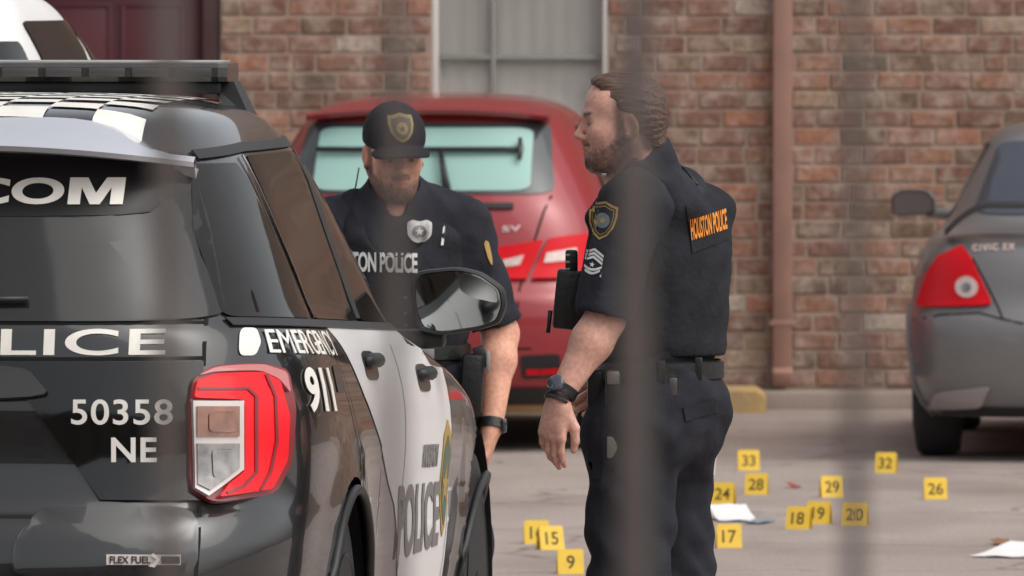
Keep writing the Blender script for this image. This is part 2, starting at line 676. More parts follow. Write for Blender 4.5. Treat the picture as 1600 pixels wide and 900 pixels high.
# mortar bed, built round the openings
bm = bmesh.new()
def wall_slab(x0, x1, z0, z1, y0=0.005, t=0.22):
    add_box(bm, ((x0 + x1) / 2, y0 + t / 2, (z0 + z1) / 2), (x1 - x0, t, z1 - z0))
wall_slab(XL, DOOR[0], -0.2, ZT)
wall_slab(DOOR[0], DOOR[1], DOOR[3], ZT)
wall_slab(DOOR[1], WIN[0], -0.2, ZT)
wall_slab(WIN[0], WIN[1], -0.2, WIN[2])
wall_slab(WIN[0], WIN[1], WIN[3], ZT)
wall_slab(WIN[1], XR, -0.2, ZT)
bm_obj('wall', bm, m_mortar, bld)

# unseen upper storey and right wing, added for the cars to reflect
m_addedbrick = mat('added_brick', srgb(134, 116, 104), 0.92, col2=srgb(110, 92, 82), vscale=7, bump=0.2, bscale=30)
bm = bmesh.new()
add_box(bm, (6.5, 0.13, 4.45), (33, 0.24, 2.3))
add_box(bm, (15.5, 0.13, 1.55), (15, 0.24, 3.5))
bm_obj('added_upper_wall', bm, m_addedbrick, bld)
m_pale = mat('added_pale_trim', srgb(196, 190, 182), 0.6)
m_dusk = mat('added_dim_window', srgb(52, 56, 58), 0.15)
for xw in (9.6, 12.2, 15.6, 18.4, 21.0):  # unseen windows, added to vary the car reflections
    for zw in (1.5, 4.4):
        fo = box_obj('window', (xw, -0.01, zw), (1.15, 0.06, 1.35), m_pale, bld)
        box_obj('pane', (xw, -0.042, zw), (0.98, 0.02, 1.18), m_dusk, fo, bevel=0)

CH, BL, MJ = 0.0888, 0.224, 0.013
def brick_mesh(l, seed):
    r = random.Random(seed)
    bm = bmesh.new()
    add_box(bm, (0, 0, 0), (l - MJ, 0.05, CH - MJ))
    bmesh.ops.bevel(bm, geom=bm.edges[:], offset=0.006, segments=1, affect='EDGES')
    for v in bm.verts:
        v.co += Vector((r.uniform(-1, 1), r.uniform(-1, 1) * 0.6, r.uniform(-1, 1))) * 0.0022
    bmesh.ops.recalc_face_normals(bm, faces=bm.faces[:])
    me = bpy.data.meshes.new('brick'); bm.to_mesh(me); bm.free()
    me.materials.append(m_brick)
    return me
full = [brick_mesh(BL, i) for i in range(5)]
cuts = {}
def cut_mesh(l):
    k = max(1, round(l / 0.012))
    if k not in cuts: cuts[k] = brick_mesh(k * 0.012, 100 + k)
    return cuts[k]
rest = bmesh.new()
nb = 0
for row in range(int(ZT / CH)):
    z = 0.09 + (row + 0.5) * CH
    if z > ZT - 0.05: break
    x = XL - (row % 2) * BL / 2 + random.uniform(-0.015, 0.015)
    holes = [h for h in (DOOR, WIN) if h[2] - 0.01 < z < h[3] + 0.01]
    while x < XR:
        x1 = x + BL * (1 if random.random() > 0.14 else random.choice((0.5, 0.5, 0.75)))
        a, b = x, x1
        skip = False
        for h in holes:
            if a >= h[0] - 0.02 and b <= h[1] + 0.02: skip = True
            elif a < h[0] < b: b = h[0]
            elif a < h[1] < b: a = h[1]
        x = x1
        if skip or b - a < 0.05: continue
        px = 800 + (a + b) / 2 * SW; py = -18 + (CAMH - z) * SW
        vis = 330 < px < 1640 and -30 < py < 640
        occ = (500 < px < 870 and py > 190) or (px > 1520 and py > 260) or (960 < px < 1090 and py > 330) or (800 < px < 1030 and py > 330) or (px < 440 and py > 190)
        dy = random.uniform(-0.004, 0.004)
        ry = random.uniform(-0.012, 0.012)
        if vis and not occ:
            me = random.choice(full) if abs(b - a - BL) < 0.01 else cut_mesh(b - a)
            o = bpy.data.objects.new('brick', me)
            COL.objects.link(o); o.parent = bld
            o.location = ((a + b) / 2, 0.022 + dy, z)
            o.rotation_euler = (0, ry, 0)
            nb += 1
        else:
            add_box(rest, ((a + b) / 2, 0.022 + dy, z), (b - a - MJ, 0.05, CH - MJ), Matrix.Rotation(ry, 3, 'Y'))
print('bricks', nb)
o = bm_obj('brick_field', rest, m_brick_i, bld); o['kind'] = 'stuff'

# door: maroon, raised panels, in a dark frame
m_maroon = mat('maroon_paint', srgb(82, 36, 40), 0.45, var=0.08, vscale=4, bump=0.08, bscale=40)
m_maroon_d = mat('maroon_trim', srgb(66, 40, 38), 0.5, var=0.1)
dx0, dx1, dz0, dz1 = DOOR
door = box_obj('door', ((dx0 + dx1 - 0.02) / 2, 0.13, (dz0 + dz1) / 2), (dx1 - dx0 - 0.12, 0.045, dz1 - dz0 - 0.02), m_maroon, bld)
for (a, b, zz0, zz1) in ((0.10, 0.46, 0.95, 1.82), (0.54, 0.90, 0.95, 1.82), (0.10, 0.46, 0.14, 0.80), (0.54, 0.90, 0.14, 0.80)):
    wd = dx1 - dx0 - 0.16
    x0 = dx0 + 0.045 + wd * a; x1 = dx0 + 0.045 + wd * b
    bm = bmesh.new()
    add_box(bm, ((x0 + x1) / 2, 0.103, dz0 + (zz0 + zz1) / 2), (x1 - x0, 0.012, zz1 - zz0), None, 0.004)
    for (c, s) in ((((x0 + x1) / 2, 0.099, dz0 + zz0), (x1 - x0 + 0.03, 0.02, 0.022)), (((x0 + x1) / 2, 0.099, dz0 + zz1), (x1 - x0 + 0.03, 0.02, 0.022)),
                   ((x0, 0.0985, dz0 + (zz0 + zz1) / 2), (0.022, 0.02, zz1 - zz0)), ((x1, 0.0985, dz0 + (zz0 + zz1) / 2), (0.022, 0.02, zz1 - zz0))):
        add_box(bm, c, s, None, 0.006)
    p = bm_obj('panel', bm, m_maroon, door, angle=35)
bm = bmesh.new()
lathe(bm, [(0, 0.02), (-0.03, 0.02), (-0.035, 0.03), (-0.06, 0.03), (-0.07, 0.015)], 16, 'Y', (dx0 + 0.12, 0.105, 1.02))
bm_obj('handle', bm, mat('brass', srgb(150, 120, 70), 0.3, 1.0), door, angle=40)
bm = bmesh.new()
add_box(bm, (dx0 + 0.035, 0.10, (dz0 + dz1) / 2), (0.065, 0.15, dz1 - dz0 - 0.01), None, 0.004)
add_box(bm, (dx1 - 0.045, 0.10, (dz0 + dz1) / 2), (0.085, 0.15, dz1 - dz0 - 0.01), None, 0.004)
add_box(bm, ((dx0 + dx1) / 2, 0.098, dz1 - 0.03), (dx1 - dx0 - 0.01, 0.14, 0.055), None, 0.004)
bm_obj('door_frame', bm, m_maroon_d, bld, angle=35)

# window: white aluminium frame, two lights wide, pale curtain behind the glass
m_alu = mat('pale_aluminium', srgb(214, 208, 200), 0.4, 0.2, var=0.06)
m_mul = mat('grey_muntin', srgb(140, 138, 132), 0.6)
m_glass_w = mat('window_glass', (0.97, 0.98, 0.97), 0.03, trans=1.0, ior=1.45)
m_curtain = mat('pale_curtain', srgb(222, 219, 212), 0.9, var=0.04, vscale=2.2, bump=0.3, bscale=7)
x0, x1, z0, z1 = WIN
win = empty('window'); 
bpy.data.objects.remove(win)
bm = bmesh.new()
fw = 0.032
add_box(bm, (x0 + fw / 2 + 0.002, 0.06, (z0 + z1) / 2), (fw, 0.09, z1 - z0 - 0.006), None, 0.004)
add_box(bm, (x1 - fw / 2 - 0.002, 0.06, (z0 + z1) / 2), (fw * 0.8, 0.09, z1 - z0 - 0.006), None, 0.004)
add_box(bm, ((x0 + x1) / 2, 0.062, z0 + 0.02), (x1 - x0 - 0.07, 0.085, 0.035), None, 0.004)
add_box(bm, ((x0 + x1) / 2, 0.062, z1 - 0.02), (x1 - x0 - 0.07, 0.085, 0.035), None, 0.004)
win = bm_obj('window', bm, m_alu, bld, angle=35)
bm = bmesh.new()
xm = wx(771, WY); zm = wz(90, WY)
add_box(bm, (xm, 0.07, (z0 + z1) / 2), (0.024, 0.03, z1 - z0 - 0.08), None, 0.003)
add_box(bm, ((x0 + x1) / 2, 0.0735, zm), (x1 - x0 - 0.08, 0.03, 0.024), None, 0.003)
bm_obj('muntin', bm, m_mul, win, angle=35)
for (xa, xb) in ((x0 + 0.036, xm - 0.013), (xm + 0.013, x1 - 0.03)):
    for (za, zb) in ((z0 + 0.04, zm - 0.013), (zm + 0.013, z1 - 0.04)):
        box_obj('pane', ((xa + xb) / 2, 0.075, (za + zb) / 2), (xb - xa, 0.006, zb - za), m_glass_w, win, bevel=0)
# curtain with folds
V, Fq = [], []
nx = 120
for j in (0, 1):
    for i in range(nx + 1):
        t = i / nx
        V.append((x0 + 0.03 + (x1 - x0 - 0.06) * t, 0.105 + 0.002 * math.sin(t * 60) + 0.003 * math.sin(t * 13 + 1), z0 + 0.02 if j == 0 else z1 - 0.02))
for i in range(nx):
    Fq.append((i, i + 1, nx + 2 + i, nx + 1 + i))
np_obj('curtain', V, Fq, m_curtain, win)
bm = bmesh.new()
add_box(bm, ((x0 + x1) / 2, 0.0, z0 - 0.035), (x1 - x0 + 0.1, 0.1, 0.06), None, 0.006)
bm_obj('sill', bm, m_mortar, win, angle=35)

# downspout
m_pipe = mat('tan_brown_paint', srgb(152, 116, 102), 0.55, var=0.1, vscale=6)
xd = wx(1222, WY)
bm = bmesh.new()
add_box(bm, (xd, -0.055, 1.70), (0.094, 0.075, 3.1), None, 0.012)
add_box(bm, (xd, -0.075, 0.155), (0.1, 0.13, 0.075), Matrix.Rotation(0.35, 3, 'X'), 0.012)
dsp = bm_obj('downspout', bm, m_pipe, bld, angle=35)
for zz in (0.40, 2.3):
    box_obj('bracket', (xd, -0.052, zz), (0.125, 0.088, 0.03), m_pipe, dsp)

# low concrete strip along the foot of the wall
m_conc = mat('pale_concrete', srgb(146, 132, 122), 0.9, var=0.16, vscale=3, bump=0.4, bscale=60)
bm = bmesh.new()
add_box(bm, (0.5, 48.80, 0.0), (15, 0.38, 0.16), None, 0.012)
wk = bm_obj('pavement', bm, m_conc, angle=35)
tag(wk, 'low concrete strip along the foot of the brick wall', 'pavement', kind='structure')

# yellow wheel stop: its rounded end shows beside the far officer's trouser seat
m_yel = mat('worn_yellow_paint', srgb(178, 148, 92), 0.85, col2=srgb(150, 128, 98), vscale=7, bump=0.4, bscale=50)
bm = bmesh.new()
prof = [(-0.085, 0.0), (-0.07, 0.10), (-0.045, 0.125), (0.045, 0.125), (0.07, 0.10), (0.085, 0.0)]
xe = wx(1197, 48.3)
stations = [(xe, 0.62), (xe - 0.02, 0.85), (xe - 0.05, 1.0), (xe - 1.7, 1.0), (xe - 1.75, 0.7)]
rings = [[bm.verts.new((x, 48.3 + p[0], p[1] * s)) for p in prof] for x, s in stations]
for i in range(len(rings) - 1):
    for k in range(len(prof)):
        bm.faces.new((rings[i][k], rings[i][(k + 1) % len(prof)], rings[i + 1][(k + 1) % len(prof)], rings[i + 1][k]))
bm.faces.new(rings[0]); bm.faces.new(rings[-1][::-1])
ws = bm_obj('wheel_stop', bm, m_yel, angle=35)
tag(ws, 'worn yellow concrete wheel stop at the foot of the brick wall', 'wheel stop')


# ------------------------------------------------------------------ vehicles: a body shell built from level outlines
def pchip(x, y):
    x = np.array(x, float); y = np.array(y, float)
    h = np.diff(x); d = np.diff(y) / h
    m = np.zeros_like(y)
    for i in range(1, len(x) - 1):
        if d[i - 1] * d[i] > 0:
            w1 = 2 * h[i] + h[i - 1]; w2 = h[i] + 2 * h[i - 1]
            m[i] = (w1 + w2) / (w1 / d[i - 1] + w2 / d[i])
    m[0] = d[0]; m[-1] = d[-1]
    def f(t):
        t = min(max(t, x[0]), x[-1])
        i = int(min(max(np.searchsorted(x, t) - 1, 0), len(x) - 2))
        s = (t - x[i]) / h[i]
        return ((1 + 2 * s) * (1 - s) ** 2 * y[i] + s * (1 - s) ** 2 * h[i] * m[i] + s * s * (3 - 2 * s) * y[i + 1] + s * s * (s - 1) * h[i] * m[i + 1])
    return f


class Shell:
    """levels: rows (z, half width, rear end, front end); car frame: x right, y forward from the rear, z up"""
    def __init__(s, levels, O, yaw, D=0.8, m=5.0, n=2.5, Df=1.0, mf=3.2, nf=2.2, shear=0.0, mod=None):
        z = [l[0] for l in levels]
        s.z = z
        s.W = pchip(z, [l[1] for l in levels]); s.YR = pchip(z, [l[2] for l in levels]); s.YF = pchip(z, [l[3] for l in levels])
        s.D, s.m, s.n, s.Df, s.mf, s.nf, s.shear, s.mod = D, m, n, Df, mf, nf, shear, mod
        s.O = O; s.yaw = yaw; s.sn, s.cs = math.sin(yaw), math.cos(yaw)
    def dd(s, z):
        k = min(1.0, 0.97 * (s.YF(z) - s.YR(z)) / (s.D + s.Df))
        return s.D * k, s.Df * k
    def zz(s, z0, L):
        if not s.shear: return z0
        g = np.interp(z0, [0.45, 0.85, 1.28, 1.62], [0, 1, 1, 0])
        return z0 - s.shear * max(L - 0.3, 0) * g
    def af(s, L, z):
        D, Df = s.dd(z)
        yr, yf = s.YR(z), s.YF(z)
        if L < yr + D:
            t = min(1.0, max(0.0, (D - (L - yr)) / D)); return max(0.0, 1 - t ** s.n) ** (1 / s.m)
        if L > yf - Df:
            t = min(1.0, max(0.0, (Df - (yf - L)) / Df)); return max(0.0, 1 - t ** s.nf) ** (1 / s.mf)
        return 1.0
    def side(s, L, z0, sg=1):
        a = s.W(z0) * s.af(L, z0)
        if s.mod: a += s.mod(L, z0) * min(1, a / 0.6)
        return Vector((sg * a, L, s.zz(z0, L)))
    def rear(s, a, z0):
        w = s.W(z0); D, Df = s.dd(z0)
        f = min(0.9995, abs(a) / w)
        L = s.YR(z0) + D * (1 - max(0.0, 1 - f ** s.m) ** (1 / s.n))
        return Vector((a, L, s.zz(z0, L)))
    def nrm(s, fn, u, z, sg):
        e = 0.004
        du = fn(u + e, z) - fn(u - e, z); dz = fn(u, z + e) - fn(u, z - e)
        n = du.cross(dz)
        n.normalize()
        return n * sg
    def fside(s, sg=1):
        fn = lambda L, z: s.side(L, z, sg)
        def f(L, z):
            n = s.nrm(fn, L, z, 1)
            if n.x * sg < 0: n = -n
            return fn(L, z), n
        return f
    def frear(s):
        def f(a, z):
            w = s.W(z) * 0.985
            aa = max(-w, min(w, a))
            n = s.nrm(s.rear, aa, z, 1)
            if n.y > 0 and abs(aa) < 0.9 * w: n = -n
            if abs(aa) >= 0.9 * w and n.x * aa < 0: n = -n
            return s.rear(a, z), n
        return f
    def world(s, p):
        return Vector((s.O[0] + p.x * s.cs + p.y * s.sn, s.O[1] - p.x * s.sn + p.y * s.cs, p.z))
    def pix(s, p):
        w = s.world(p)
        return 800 + FPX * w.x / w.y, -18 + FPX * (CAMH - w.z) / w.y
    # points of the photograph carried onto the real surface (used to size the panels)
    def R(s, px, py):
        a, z = 0.3, 1.0
        for _ in range(60):
            z = min(max(z, s.z[0]), s.z[-1])
            p = s.rear(a, z)
            Y = s.world(p).y
            an = ((px - 800) / FPX * Y - s.O[0] - s.sn * p.y) / s.cs
            zn = CAMH - (py + 18) / FPX * Y
            w = 0.994 * s.W(z)
            a = 0.5 * a + 0.5 * max(-w, min(w, an)); z = 0.5 * z + 0.5 * (zn + (z - p.z))
        return (a, z)
    def S(s, px, py, L0=0.25, L1=4.8, sg=1):
        def z_at(L):
            z = 1.0
            for _ in range(8):
                p = s.side(L, z, sg)
                z += (CAMH - (py + 18) / FPX * s.world(p).y) - p.z
                z = min(max(z, s.z[0]), s.z[-1] - 0.002)
            return z
        best = None; prev = None
        for i in range(161):
            L = L0 + (L1 - L0) * i / 160
            z = z_at(L)
            d = s.pix(s.side(L, z, sg))[0] - px
            if prev is not None and prev[1] * d <= 0 and abs(d - prev[1]) < 60:
                t = prev[1] / (prev[1] - d + 1e-9)
                L = prev[0] + (L - prev[0]) * t
                return (L, z_at(L))
            if best is None or abs(d) < best[0]: best = (abs(d), L, z)
            prev = (L, d)
        return (best[1], best[2])
    def body(s, name, material, parent, wheels=(), nside=110):
        zs = []
        for a, b in zip(s.z[:-1], s.z[1:]):
            k = max(3, int((b - a) / 0.02))
            zs += [a + (b - a) * i / k for i in range(k)]
        zs.append(s.z[-1])
        rows = []
        for z in zs:
            D, Df = s.dd(z); yr, yf = s.YR(z), s.YF(z)
            row = []
            for i in range(27):
                ph = PI / 2 * i / 26
                f = math.sin(ph) ** (2 / s.m); L = yr + D * (1 - math.cos(ph) ** (2 / s.n))
                row.append((f, L))
            for i in range(1, nside):
                row.append((1.0, yr + D + (yf - Df - yr - D) * i / nside))
            for i in range(61):
                ph = PI / 2 * (1 - i / 60)
                f = math.sin(ph) ** (2 / s.mf); L = yf - Df * (1 - math.cos(ph) ** (2 / s.nf))
                row.append((f, L))
            rows.append((z, row))
        V, Fc = [], []
        half = len(rows[0][1])
        for z, row in rows:
            w = s.W(z)
            pts = []
            for f, L in row:
                a = w * f
                if s.mod: a += s.mod(L, z) * min(1, a / 0.6)
                pts.append((a, L, s.zz(z, L)))
            V += pts + [(-p[0], p[1], p[2]) for p in pts[1:-1][::-1]]
        N = 2 * half - 2
        for i, p in enumerate(V):                 # snap the sheet to the rims of the wheel openings
            if abs(p[0]) < 0.55: continue
            for wl, wz_, wr in wheels:
                d = math.hypot(p[1] - wl, p[2] - wz_)
                if wr - 0.022 < d < wr + 0.022:
                    V[i] = (p[0], wl + (p[1] - wl) * wr / d, wz_ + (p[2] - wz_) * wr / d)
        for r in range(len(rows) - 1):
            for k in range(N):
                f = (r * N + k, r * N + (k + 1) % N, (r + 1) * N + (k + 1) % N, (r + 1) * N + k)
                c = [sum(V[i][q] for i in f) / 4 for q in range(3)]
                if abs(c[0]) > 0.55 and any((c[1] - wl) ** 2 + (c[2] - wz_) ** 2 < wr * wr for wl, wz_, wr in wheels): continue
                Fc.append(f)
        Fc.append(tuple((len(rows) - 1) * N + k for k in range(N)))
        bo = np_obj(name, V, Fc, material, parent, smooth=True, angle=60)
        z0 = s.z[0]
        w0 = s.W(z0) - 0.30
        bmu = bmesh.new()
        add_box(bmu, (0, (s.YR(z0) + s.YF(z0)) / 2, z0 + 0.05), (2 * w0, s.YF(z0) - s.YR(z0) - 0.5, 0.08))
        bm_obj('underbody', bmu, m_well, bo)
        return bo


def patch(name, shell, kind, poly, off, thick, material, parent, sx=0.05, sg=1):
    bm = poly_bm([poly] if not isinstance(poly[0][0], (tuple, list)) else poly)
    fn = shell.frear() if kind == 'rear' else shell.fside(sg)
    return mapped(name, bm, fn, off, thick, material, parent, sx, sx)


def text_quad(name, s, shell, kind, quad, off, material, parent, bold=0.02, spacing=1.0, thick=0.0015, sg=1, split=False):
    """text stretched over a quad (bl, br, tr, tl) in the panel's own coordinates"""
    bm, ratio = text_bm(s, bold, spacing)
    q = [np.array(p, float) for p in quad]
    for v in bm.verts:
        x, y = v.co.x, v.co.y
        p = (1 - x) * (1 - y) * q[0] + x * (1 - y) * q[1] + x * y * q[2] + (1 - x) * y * q[3]
        v.co = Vector((p[0], p[1], 0))
    fn = shell.frear() if kind == 'rear' else shell.fside(sg)
    if not split:
        return mapped(name, bm, fn, off, thick, material, parent, 0.06, 0.06)
    left = set(bm.verts)                      # one object for each letter
    while left:
        st = [left.pop()]; isl = set(st)
        while st:
            for e in st.pop().link_edges:
                for v in e.verts:
                    if v not in isl: isl.add(v); left.discard(v); st.append(v)
        nb_ = bmesh.new(); mp = {v: nb_.verts.new(v.co) for v in isl}
        for fc in bm.faces:
            if fc.verts[0] in isl: nb_.faces.new([mp[v] for v in fc.verts])
        mapped(name, nb_, fn, off, thick, material, parent, 0.06, 0.06)
    bm.free()


m_tyre = mat('tyre_rubber', (0.026, 0.025, 0.025), 0.85, bump=0.3, bscale=40)
m_rim = mat('steel_rim', srgb(120, 120, 122), 0.4, 0.8)
m_rim_b = mat('black_steel_rim', (0.03, 0.03, 0.032), 0.4, 0.5)
m_well = mat('wheel_well', (0.008, 0.008, 0.008), 0.95)
m_glassdark = mat('tinted_glass', (0.012, 0.011, 0.010), 0.05, spec=0.28, var=0.1)
m_trim = mat('black_plastic', (0.016, 0.016, 0.017), 0.45)
m_seam = mat('panel_gap', (0.004, 0.004, 0.004), 0.9)
m_chrome = mat('chrome', (0.75, 0.75, 0.76), 0.12, 1.0)


def wheel(parent, a, L, r, w, rim, hub_out):
    """a: outer face position (sign gives the side)"""
    sg = 1 if a > 0 else -1
    bm = bmesh.new()
    prof = [(0, r * 0.66), (-0.004 * sg, r * 0.80), (-0.012 * sg, r * 0.94), (-0.035 * sg, r * 0.995), (-w * 0.5 * sg, r), (-(w - 0.035) * sg, r * 0.995), (-(w - 0.01) * sg, r * 0.93), (-w * sg, r * 0.66)]
    lathe(bm, prof, 44, 'X', (a, L, r))
    t = bm_obj('wheel', bm, m_tyre, parent, angle=50)
    bm = bmesh.new()
    lathe(bm, [(-0.03 * sg, r * 0.2), (-0.02 * sg, r * 0.25), (-0.06 * sg, r * 0.5), (-0.012 * sg, r * 0.60), (0.004 * sg, r * 0.665), (-0.05 * sg, r * 0.66)], 40, 'X', (a, L, r))
    lathe(bm, [(0.0, r * 0.12), (-0.05 * sg, r * 0.2)], 20, 'X', (a, L, r))
    bm_obj('rim', bm, rim, t, angle=40)
    return t


def arch(parent, shell, L, zc, r, sg, material, lip=0.02):
    """wheel arch lip on the body side and the dark well behind it"""
    pts = []
    n = 40
    fs = shell.fside(sg)
    for i in range(n + 1):
        t = -0.35 + (PI + 0.7) * i / n
        p, nm = fs(L + r * math.cos(t), zc + r * math.sin(t))
        p.z = zc + r * math.sin(t) if shell.shear == 0 else p.z
        pts.append(p + nm * 0.004)
    bm = bmesh.new()
    tube(bm, pts, lip, 10)
    bm_obj('wheel_arch', bm, material, parent, smooth=True)
    bm = bmesh.new()
    a = pts[n // 2].x
    lathe(bm, [((-0.03) * sg, r * 0.99), ((-0.42) * sg, r * 0.99)], 32, 'X', (a, L, zc))
    bm.faces.ensure_lookup_table()
    bmesh.ops.delete(bm, geom=[bm.faces[-2]], context='FACES_ONLY')   # open towards the wheel
    bmesh.ops.bisect_plane(bm, geom=bm.verts[:] + bm.edges[:] + bm.faces[:], plane_co=Vector((0, 0, zc - 0.06)), plane_no=Vector((0, 0, -1)), clear_outer=True)
    bm_obj('wheel_well', bm, m_well, parent, smooth=False)


# ------------------------------------------------------------------ police SUV (seen from behind, on the left)
m_black = mat('black_car_paint', (0.012, 0.012, 0.0125), 0.22, spec=0.5, coat=1.0, rvar=0.05, vscale=3)
m_white = mat('white_car_paint', (0.80, 0.79, 0.78), 0.35, coat=0.25)
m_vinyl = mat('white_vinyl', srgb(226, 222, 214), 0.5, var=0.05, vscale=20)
m_refl = mat('grey_reflective_letters', srgb(118, 114, 112), 0.45)
m_red = mat('red_lens', (0.72, 0.004, 0.010), 0.18, coat=0.25, spec=0.3, emit=((1.0, 0.01, 0.03), 0.10))
m_red_d = mat('dark_red_lens', (0.22, 0.012, 0.016), 0.2, coat=0.4)
m_clear = mat('clear_lens', srgb(138, 134, 131), 0.12, 0.55, coat=1.0, var=0.45, vscale=22)
m_amber = mat('amber_lens', srgb(140, 96, 78), 0.15, 0.3, coat=1.0, var=0.3, vscale=26)
m_lensrim = mat('pale_lens_rim', srgb(206, 196, 192), 0.25, 0.2, coat=0.5)
m_gold = mat('gold_thread', srgb(176, 146, 82), 0.6, 0.1, var=0.2, vscale=200)
m_green = mat('seal_green', srgb(88, 104, 92), 0.5)
m_barhouse = mat('lightbar_lens', srgb(56, 54, 53), 0.25, 0.0, coat=0.6, var=0.3, vscale=14)
m_darkrefl = mat('dark_reflection', (0.006, 0.006, 0.006), 0.35)
m_greyplastic = mat('grey_garnish', (0.035, 0.035, 0.036), 0.3, coat=0.4)

YAW = math.asin(0.103)
lev = [(0.30, 0.93, 0.14, 4.90), (0.45, 0.965, 0.04, 5.00), (0.60, 0.98, 0.0, 5.03), (0.70, 0.99, 0.01, 5.02), (0.765, 0.995, 0.045, 5.0), (0.80, 0.998, 0.085, 4.98),
       (0.90, 1.0, 0.115, 4.93), (1.02, 0.995, 0.125, 4.80), (1.10, 0.982, 0.14, 4.45), (1.16, 0.965, 0.15, 3.95), (1.20, 0.945, 0.16, 3.60), (1.235, 0.92, 0.18, 3.45),
       (1.32, 0.885, 0.235, 3.30), (1.45, 0.83, 0.32, 3.06), (1.56, 0.785, 0.40, 2.82), (1.62, 0.755, 0.44, 2.66), (1.66, 0.73, 0.47, 2.58),
       (1.69, 0.70, 0.50, 2.48), (1.712, 0.655, 0.57, 2.38), (1.727, 0.57, 0.72, 2.26), (1.737, 0.40, 1.0, 2.10), (1.741, 0.10, 1.4, 1.85)]


def suv_mod(L, z):
    # flared arches and a soft shoulder crease
    f = 0.0
    for lw in (1.13, 4.13):
        d = math.hypot(L - lw, (z - 0.38) * 1.0)
        f += 0.018 * math.exp(-((d - 0.44) / 0.09) ** 2)
    f -= 0.012 * math.exp(-((z - 0.80) / 0.12) ** 2) * (1 if 1.8 < L < 3.7 else 0.3)
    return f


SO = (-1.50, 23.6)
suv = empty('police_car', (SO[0], SO[1], 0), -YAW)
tag(suv, 'black and white police SUV with roof light bar and chequered roof', 'police car')
sh = Shell(lev, SO, YAW, shear=0.038, mod=suv_mod)
RA = 0.44
whl = [(1.13, 0.385, RA), (4.13, 0.385, RA)]
body = sh.body('body', m_black, suv, whl)

# chequered roof: white squares laid on the black roof skin
def roof_pt(a, L):
    best = None
    lo, hi = 1.58, 1.7405
    for _ in range(26):
        mid = (lo + hi) / 2
        if sh.side(L, mid).x > abs(a) and sh.YR(mid) < L: lo = mid
        else: hi = mid
    return lo
rows_ = 11
bmq = bmesh.new()
sq = 0.115
nw = 0
for i in range(-5, 5):
    for j in range(0, 16):
        if (i + j) % 2: continue
        a0, a1 = i * sq, (i + 1) * sq
        l0, l1 = 0.515 + j * sq, 0.515 + (j + 1) * sq
        vs = []
        ok = True
        n = 3
        grid = [[None] * (n + 1) for _ in range(n + 1)]
        for p in range(n + 1):
            for q in range(n + 1):
                a = a0 + (a1 - a0) * p / n; l = l0 + (l1 - l0) * q / n
                z = roof_pt(a, l)
                if z < 1.60: ok = False
                grid[p][q] = bmq.verts.new((a, l, z + 0.0035))
        for p in range(n):
            for q in range(n):
                bmq.faces.new((grid[p][q], grid[p + 1][q], grid[p + 1][q + 1], grid[p][q + 1]))
bm_obj('roof_chequers', bmq, m_vinyl, body, smooth=True)

# rear spoiler
bm = bmesh.new()
n = 30
prof = lambda t: None
ringsT, ringsB, ringsE = [], [], []
top0 = []
for i in range(n + 1):
    u = -1 + 2 * i / n
    a = 0.70 * u
    f = abs(u)
    Lr = 0.27 + 0.27 * f ** 6          # trailing edge
    Lf = 0.505 + 0.07 * f ** 2
    zt = 1.645 - 0.045 * f ** 3
    zf = roof_pt(min(abs(a), 0.66), Lf) + 0.002 - 0.03 * max(0, (f - 0.8) / 0.2) ** 2
    ringsT.append([bm.verts.new(p) for p in ((a, Lf, zf), (a, (Lf + Lr) / 2, (zf + zt) / 2 + 0.010), (a, Lr + 0.03, zt + 0.004), (a, Lr, zt - 0.008), (a, Lr + 0.010, zt - 0.020), (a, Lr + 0.10, zt - 0.026), (a, Lf + 0.05, zt - 0.026))])
for i in range(n):
    for k in range(7):
        bm.faces.new((ringsT[i][k], ringsT[i][(k + 1) % 7], ringsT[i + 1][(k + 1) % 7], ringsT[i + 1][k]))
bm.faces.new(ringsT[0]); bm.faces.new(ringsT[-1][::-1])
bm_obj('spoiler', bm, mat('silver_grey_spoiler', srgb(188, 190, 198), 0.3, 0.2, coat=0.6), body, angle=40)  # spoiler pale silver grey on a black body
bm = bmesh.new()
add_box(bm, (0, 0.250, 1.634), (0.30, 0.012, 0.014), None, 0.004)
bm_obj('brake_light', bm, m_red_d, body, angle=40)

# rear glass, dark reflection laid on as a black sheet, wiper
m_rearglass = mat('rear_glass', (0.016, 0.016, 0.016), 0.07, spec=0.6, coat=0.0, rvar=0.03, vscale=2, var=0.15)
gb = sh.R(318, 502)[1]
glass = patch('rear_window', sh, 'rear', smooth_poly([(-0.80, gb), (0.80, gb), (0.735, 1.45), (0.665, 1.62), (-0.665, 1.62), (-0.735, 1.45)], 0.12), 0.002, 0.004, m_rearglass, body, 0.06)
bz0 = sh.R(100, 340)[1]
patch('window_reflection', sh, 'rear', smooth_poly([(-0.60, bz0 - 0.004), (0.60, bz0), (0.66, 1.52), (0.64, 1.60), (-0.64, 1.60), (-0.66, 1.52)], 0.2), 0.0065, 0.001, m_darkrefl, glass, 0.06)
t0, t1 = sh.R(190, 323), sh.R(190, 281)
tl_ = sh.R(-78, 323)[0]
to_ = sh.R(98, 323)[0]; tm_ = sh.R(105, 323)[0]
text_quad('letter', '.CO', sh, 'rear', [(tl_, t0[1]), (to_, t0[1]), (to_, t1[1]), (tl_, t1[1])], 0.009, m_vinyl, glass, 0.03, 1.0, split=True)
MPOLY = [(0, 0), (0.23, 0), (0.23, 0.64), (0.41, 0), (0.59, 0), (0.77, 0.64), (0.77, 0), (1, 0), (1, 1), (0.67, 1), (0.5, 0.42), (0.33, 1), (0, 1)]
